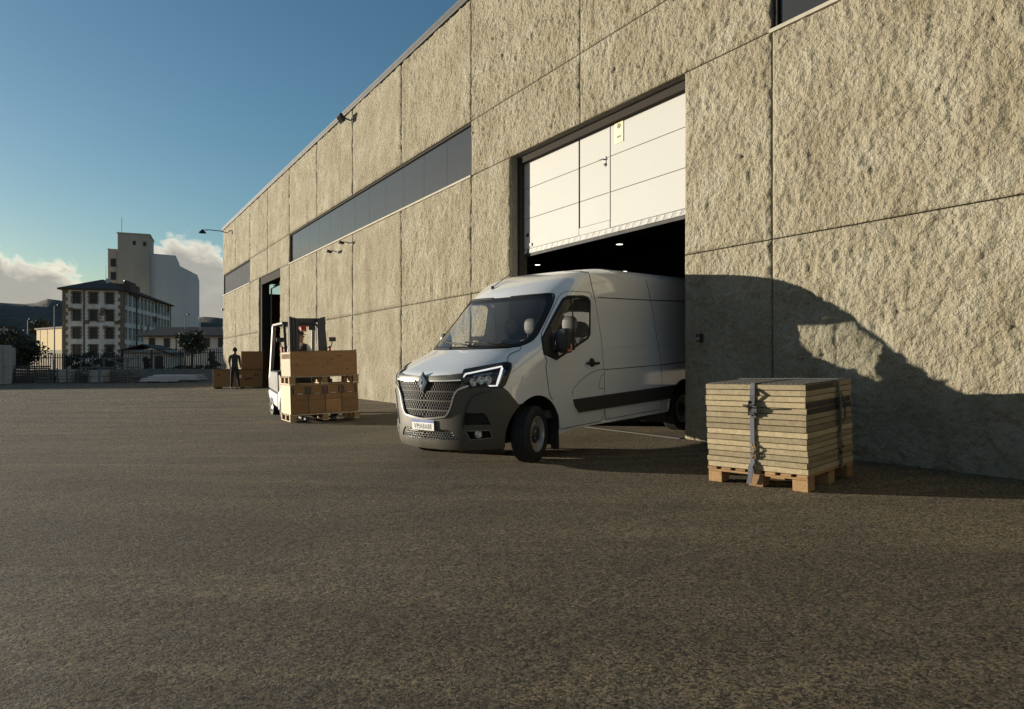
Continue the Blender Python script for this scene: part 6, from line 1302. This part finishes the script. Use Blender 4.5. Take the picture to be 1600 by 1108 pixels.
# ---- lamp posts
def lamp_post(x, ytop, Z, label, arm, cat='street lamp'):
    p = px(x, ytop, Z); r_ = empty('street_lamp', (p.x, p.y, 0)); tag(r_, label, cat, 'lamps along the yard fence')
    MB().tube([(0, 0, 0), (0, 0, p.z * .5), (0, 0, p.z)], [.06, .05, .035], 8).build('post', M['grey_metal'], r_)
    MB().tube([(0, 0, p.z - .02), (arm, 0, p.z + .06)], .03, 6).build('arm', M['grey_metal'], r_); MB().box(min(arm, arm * 1.9), max(arm, arm * 1.9), -.11, .11, p.z + .02, p.z + .12).build('lamp_head', M['dark_steel'], r_, bevel=.03)
lamp_post(85, 478, 58, 'tall street lamp in front of the ochre shed', .28); lamp_post(289, 493, 57, 'street lamp rising above the round tree by the low house', .18); lamp_post(43.5, 500, 56, 'short double headed lamp at the left above the dark tree', .14); lamp_post(313, 498, 60, 'thin lamp right of the round tree by the low house', -.06)
for k, (x, yt, yb, Z) in enumerate(((165, 414, 446, 128),)):
    p = px(x, yt, Z); q_ = px(x, yb, Z); r_ = empty('aerial_mast', (p.x, p.y, q_.z - 2.)); tag(r_, 'thin aerial mast rising behind the mill roof', 'mast'); MB().tube([(0, 0, 0), (0, 0, p.z - q_.z + 2)], .05, 6).build('pole', M['grey_metal'], r_)
# ---- trees and shrubs
def tree(name, label, base, h, rx, rz, zc, n, mats, seed, trunk=True, cat='tree', group=None, ls=.16):
    rng = random.Random(seed); r_ = empty(name, base); tag(r_, label, cat, group)
    if trunk:
        t_ = MB().tube([(0, 0, 0), (.03, 0, zc * .5), (0, .02, zc)], [.11, .085, .05], 8)
        for k in range(6):
            a = rng.uniform(0, 6.28); t_.tube([(0, 0, zc * rng.uniform(.45, .8)), (math.cos(a) * rx * .35, math.sin(a) * rx * .35, zc), (math.cos(a) * rx * .7, math.sin(a) * rx * .7, zc + rz * rng.uniform(-.1, .5))], [.045, .03, .012], 6)
        t_.build('trunk', M['bark'], r_)
    cl = []
    for k in range(max(10, n // 90)):
        while True:
            v = Vector((rng.uniform(-1, 1), rng.uniform(-1, 1), rng.uniform(-1, 1)))
            if v.length < 1: break
        cl.append((Vector((v.x * rx * .85, v.y * rx * .85, zc + v.z * rz * .85)), rng.uniform(.22, .42) * min(rx, rz)))
    c_ = MB()
    for k in range(n):
        c, s = cl[rng.randrange(len(cl))]; p = c + Vector((rng.gauss(0, s * .6), rng.gauss(0, s * .6), rng.gauss(0, s * .5)))
        if p.z < .1: continue
        u = Vector((rng.gauss(0, 1), rng.gauss(0, 1), rng.gauss(0, 1))).normalized(); v = u.orthogonal().normalized(); L__ = ls * rng.uniform(.6, 1.3)
        c_.add([p - u * L__, p + v * L__ * .5, p + u * L__, p - v * L__ * .5], [(0, 1, 2, 3)], 0 if rng.random() < .75 else 1)
    c_.build('crown', mats, r_, fix=False)
LF = [M['leaf'], M['leaf2']]
p = px(300, 569.5, 56); tree('round_tree', 'round dark tree with brownish leaves by the low house', (p.x, p.y, 0), 4, 1.05, 1.05, 3.05, 2600, LF, 1, ls=.11)
p = px(20, 569.5, 50); tree('broad_tree', 'broad dark evergreen tree behind the white container', (p.x, p.y, 0), 4, 1.75, 1.35, 2.25, 5200, LF, 2, ls=.12)
for k, (x, yt, w, lb) in enumerate(((118, 541, 13, 'leftmost dark shrub under the mill front wall'), (145, 546, 10, 'low dark shrub between two others under the mill front wall'), (172, 540, 19, 'widest dark shrub under the mill corner'), (229, 545, 6, 'small round shrub behind the palisade fence'), (335, 542, 9, 'reddish shrub at the right end of the palisade fence'))):
    p = px(x, yt, 58); tree('shrub', lb, (p.x, p.y, 0), 2, w / 1100 * 58, p.z * .48, p.z * .52, 1500, LF if k < 4 else [M['leaf2'], M['leaf']], 10 + k, False, 'shrub', 'shrubs beyond the fence', .10)
p = px(290, 569.5, 57.5); tree('hedge', 'low dark hedge behind the fence on the right', (p.x, p.y, 0), 1, 3.2, .4, .75, 2500, LF, 30, False, 'hedge', None, .10)
p = px(64, 500, 140); tree('far_tree', 'dark tree rising behind the roof of the ochre shed', (p.x, p.y, 0), 9, 2.4, 1.5, 8.4, 2600, LF, 31, True, 'tree', None, .35)
# ---- container
CO = empty('shipping_container', (-31.0 - 2.44 * math.cos(R(33)), 43.6 - 2.44 * math.sin(R(33)), 0), (0, 0, R(33))); tag(CO, 'white shipping container cut by the left picture edge', 'container')
MB().box(0, 2.44, .06, 6, .12, 2.30).build('box', M['box_white'], CO)
for x in (0, 2.32): MB().box(x, x + .12, 0, .059, 0, 2.38).build('corner_post', M['box_white'], CO)
for z in (0, 2.26): MB().box(.121, 2.319, 0, .059, z, z + .12).build('cross_rail', M['box_white'], CO)
for x in (.13, 1.23):
    dd_ = MB()
    for k in range(5): dd_.box(x + .01, x + 1.07, .02 if k % 2 else .035, .058, .14 + k * .42, .545 + k * .42)
    do_ = dd_.build('door', M['box_white'], CO)
    for xx in (x + .28, x + .80): MB().tube([(xx, -.02, .1), (xx, -.02, 2.3)], .025, 6).build('lock_bar', M['grey_metal'], do_); MB().box(xx - .05, xx + .18, -.05, -.02, 1.0, 1.06).build('lock_handle', M['grey_metal'], do_)
# ---- stored goods along the fence
def bundle(name, label, x0, x1, y0, y1, Z, n, mat, depth=1.2, post=True, seed=0, cat='bundle'):
    a, b = px(x0, y0, Z), px(x1, y1, Z); zt, zb = max(a.z, .1), max(b.z, 0.); rng = random.Random(seed); r_ = empty(name, (a.x, Z, zb)); tag(r_, label, cat, 'goods stored along the fence'); W = b.x - a.x; H = zt - zb
    for k in range(n):
        h = H / n; MB().box(rng.uniform(-.12, .05), W + rng.uniform(-.05, .15), rng.uniform(0, .1), depth, k * h + .012, (k + 1) * h - .02).build('layer', mat, r_, bevel=.01)
    if post:
        for x in (.1 * W, .9 * W): MB().box(x - .04, x + .04, -.06, -.01, 0, H + .08).build('stake', M['rack'], r_)
# y values are picture rows of the tops; all stand on the ground
bundle('plank_bundle', 'dark plank bundle beside the white container', 21, 50, 578, 600, 45.5, 5, M['weathered'], seed=1); bundle('plank_bundle', 'stack of grey planks left of the pale boxed bundle', 52, 80, 577, 599, 45.5, 4, M['weathered'], seed=2)
bundle('boxed_bundle', 'pale banded bundle with an upright galvanised stake', 88, 107, 577, 598, 45.5, 4, M['box_white'], seed=3); bundle('plank_bundle', 'dark plank bundle right of the pale banded one', 108, 124, 578, 598, 46, 4, M['weathered'], seed=4)
bundle('white_box', 'square white cased box on the ground under the steel truss', 137, 157, 578, 598, 45.2, 2, M['box_white'], 1.0, True, 5, 'box'); bundle('plank_bundle', 'dark stacked sections under the right end of the steel truss', 159, 205, 579, 598, 46, 5, M['weathered'], seed=6)
bundle('board_bundle', 'upper grey plank layer lying above the left bundles', 24, 62, 571, 577, 46.4, 2, M['weathered'], 1.0, False, 7)
# steel truss frame
A = px(126, 560, 47); Bq = px(216, 582, 47); TR = empty('steel_truss', (A.x, 47, 0)); tag(TR, 'galvanised steel truss frame leaning in front of the fence', 'truss'); Wt = Bq.x - A.x; z1, z0 = A.z, .05
for k in range(6): x = Wt * k / 5; MB().box(x - .035, x + .035, 0, .07, z0, z1 + (.2 if k % 2 else 0)).build('upright', M['rack'], TR)
for z in (z1, z1 * .62): MB().box(-.1, Wt + .1, -.06, -.002, z - .035, z + .035).build('chord', M['rack'], TR)
MB().bar((0, -.1, z1), (Wt * .45, -.1, z1 * .45), .05, .05).build('brace', M['rack'], TR); MB().bar((Wt * .35, -.17, z1 * .42), (Wt * .95, -.17, z1), .05, .05).build('brace', M['rack'], TR); MB().bar((Wt * .5, -.1, z1), (Wt * .98, -.1, z1 * .5), .05, .05).build('brace', M['rack'], TR)
# bright sheet metal pile
a = px(222, 592, 46); SM = empty('sheet_stack', (a.x, 45.6, 0), (0, 0, R(-3))); tag(SM, 'low pile of bright galvanised roofing sheets lying by the yard wall', 'metal sheets')
for k, (x0, x1, z) in enumerate(((0, 2.6, .10), (.1, 3.9, .22), (.4, 3.7, .34), (.7, 3.5, .44))):
    m_ = MB(); n = 12
    for i in range(n): y = .0 + i * .11 + k * .12; m_.box(x0, x1, y, y + .10, z + (.03 if i % 2 else 0), z + .04 + (.03 if i % 2 else 0))
    m_.build('sheet', M['galv'], SM)
for x in (.5, 1.9, 3.1): MB().box(x - .05, x + .05, -.05, 1.5, 0, .098).build('bearer', M['weathered'], SM)
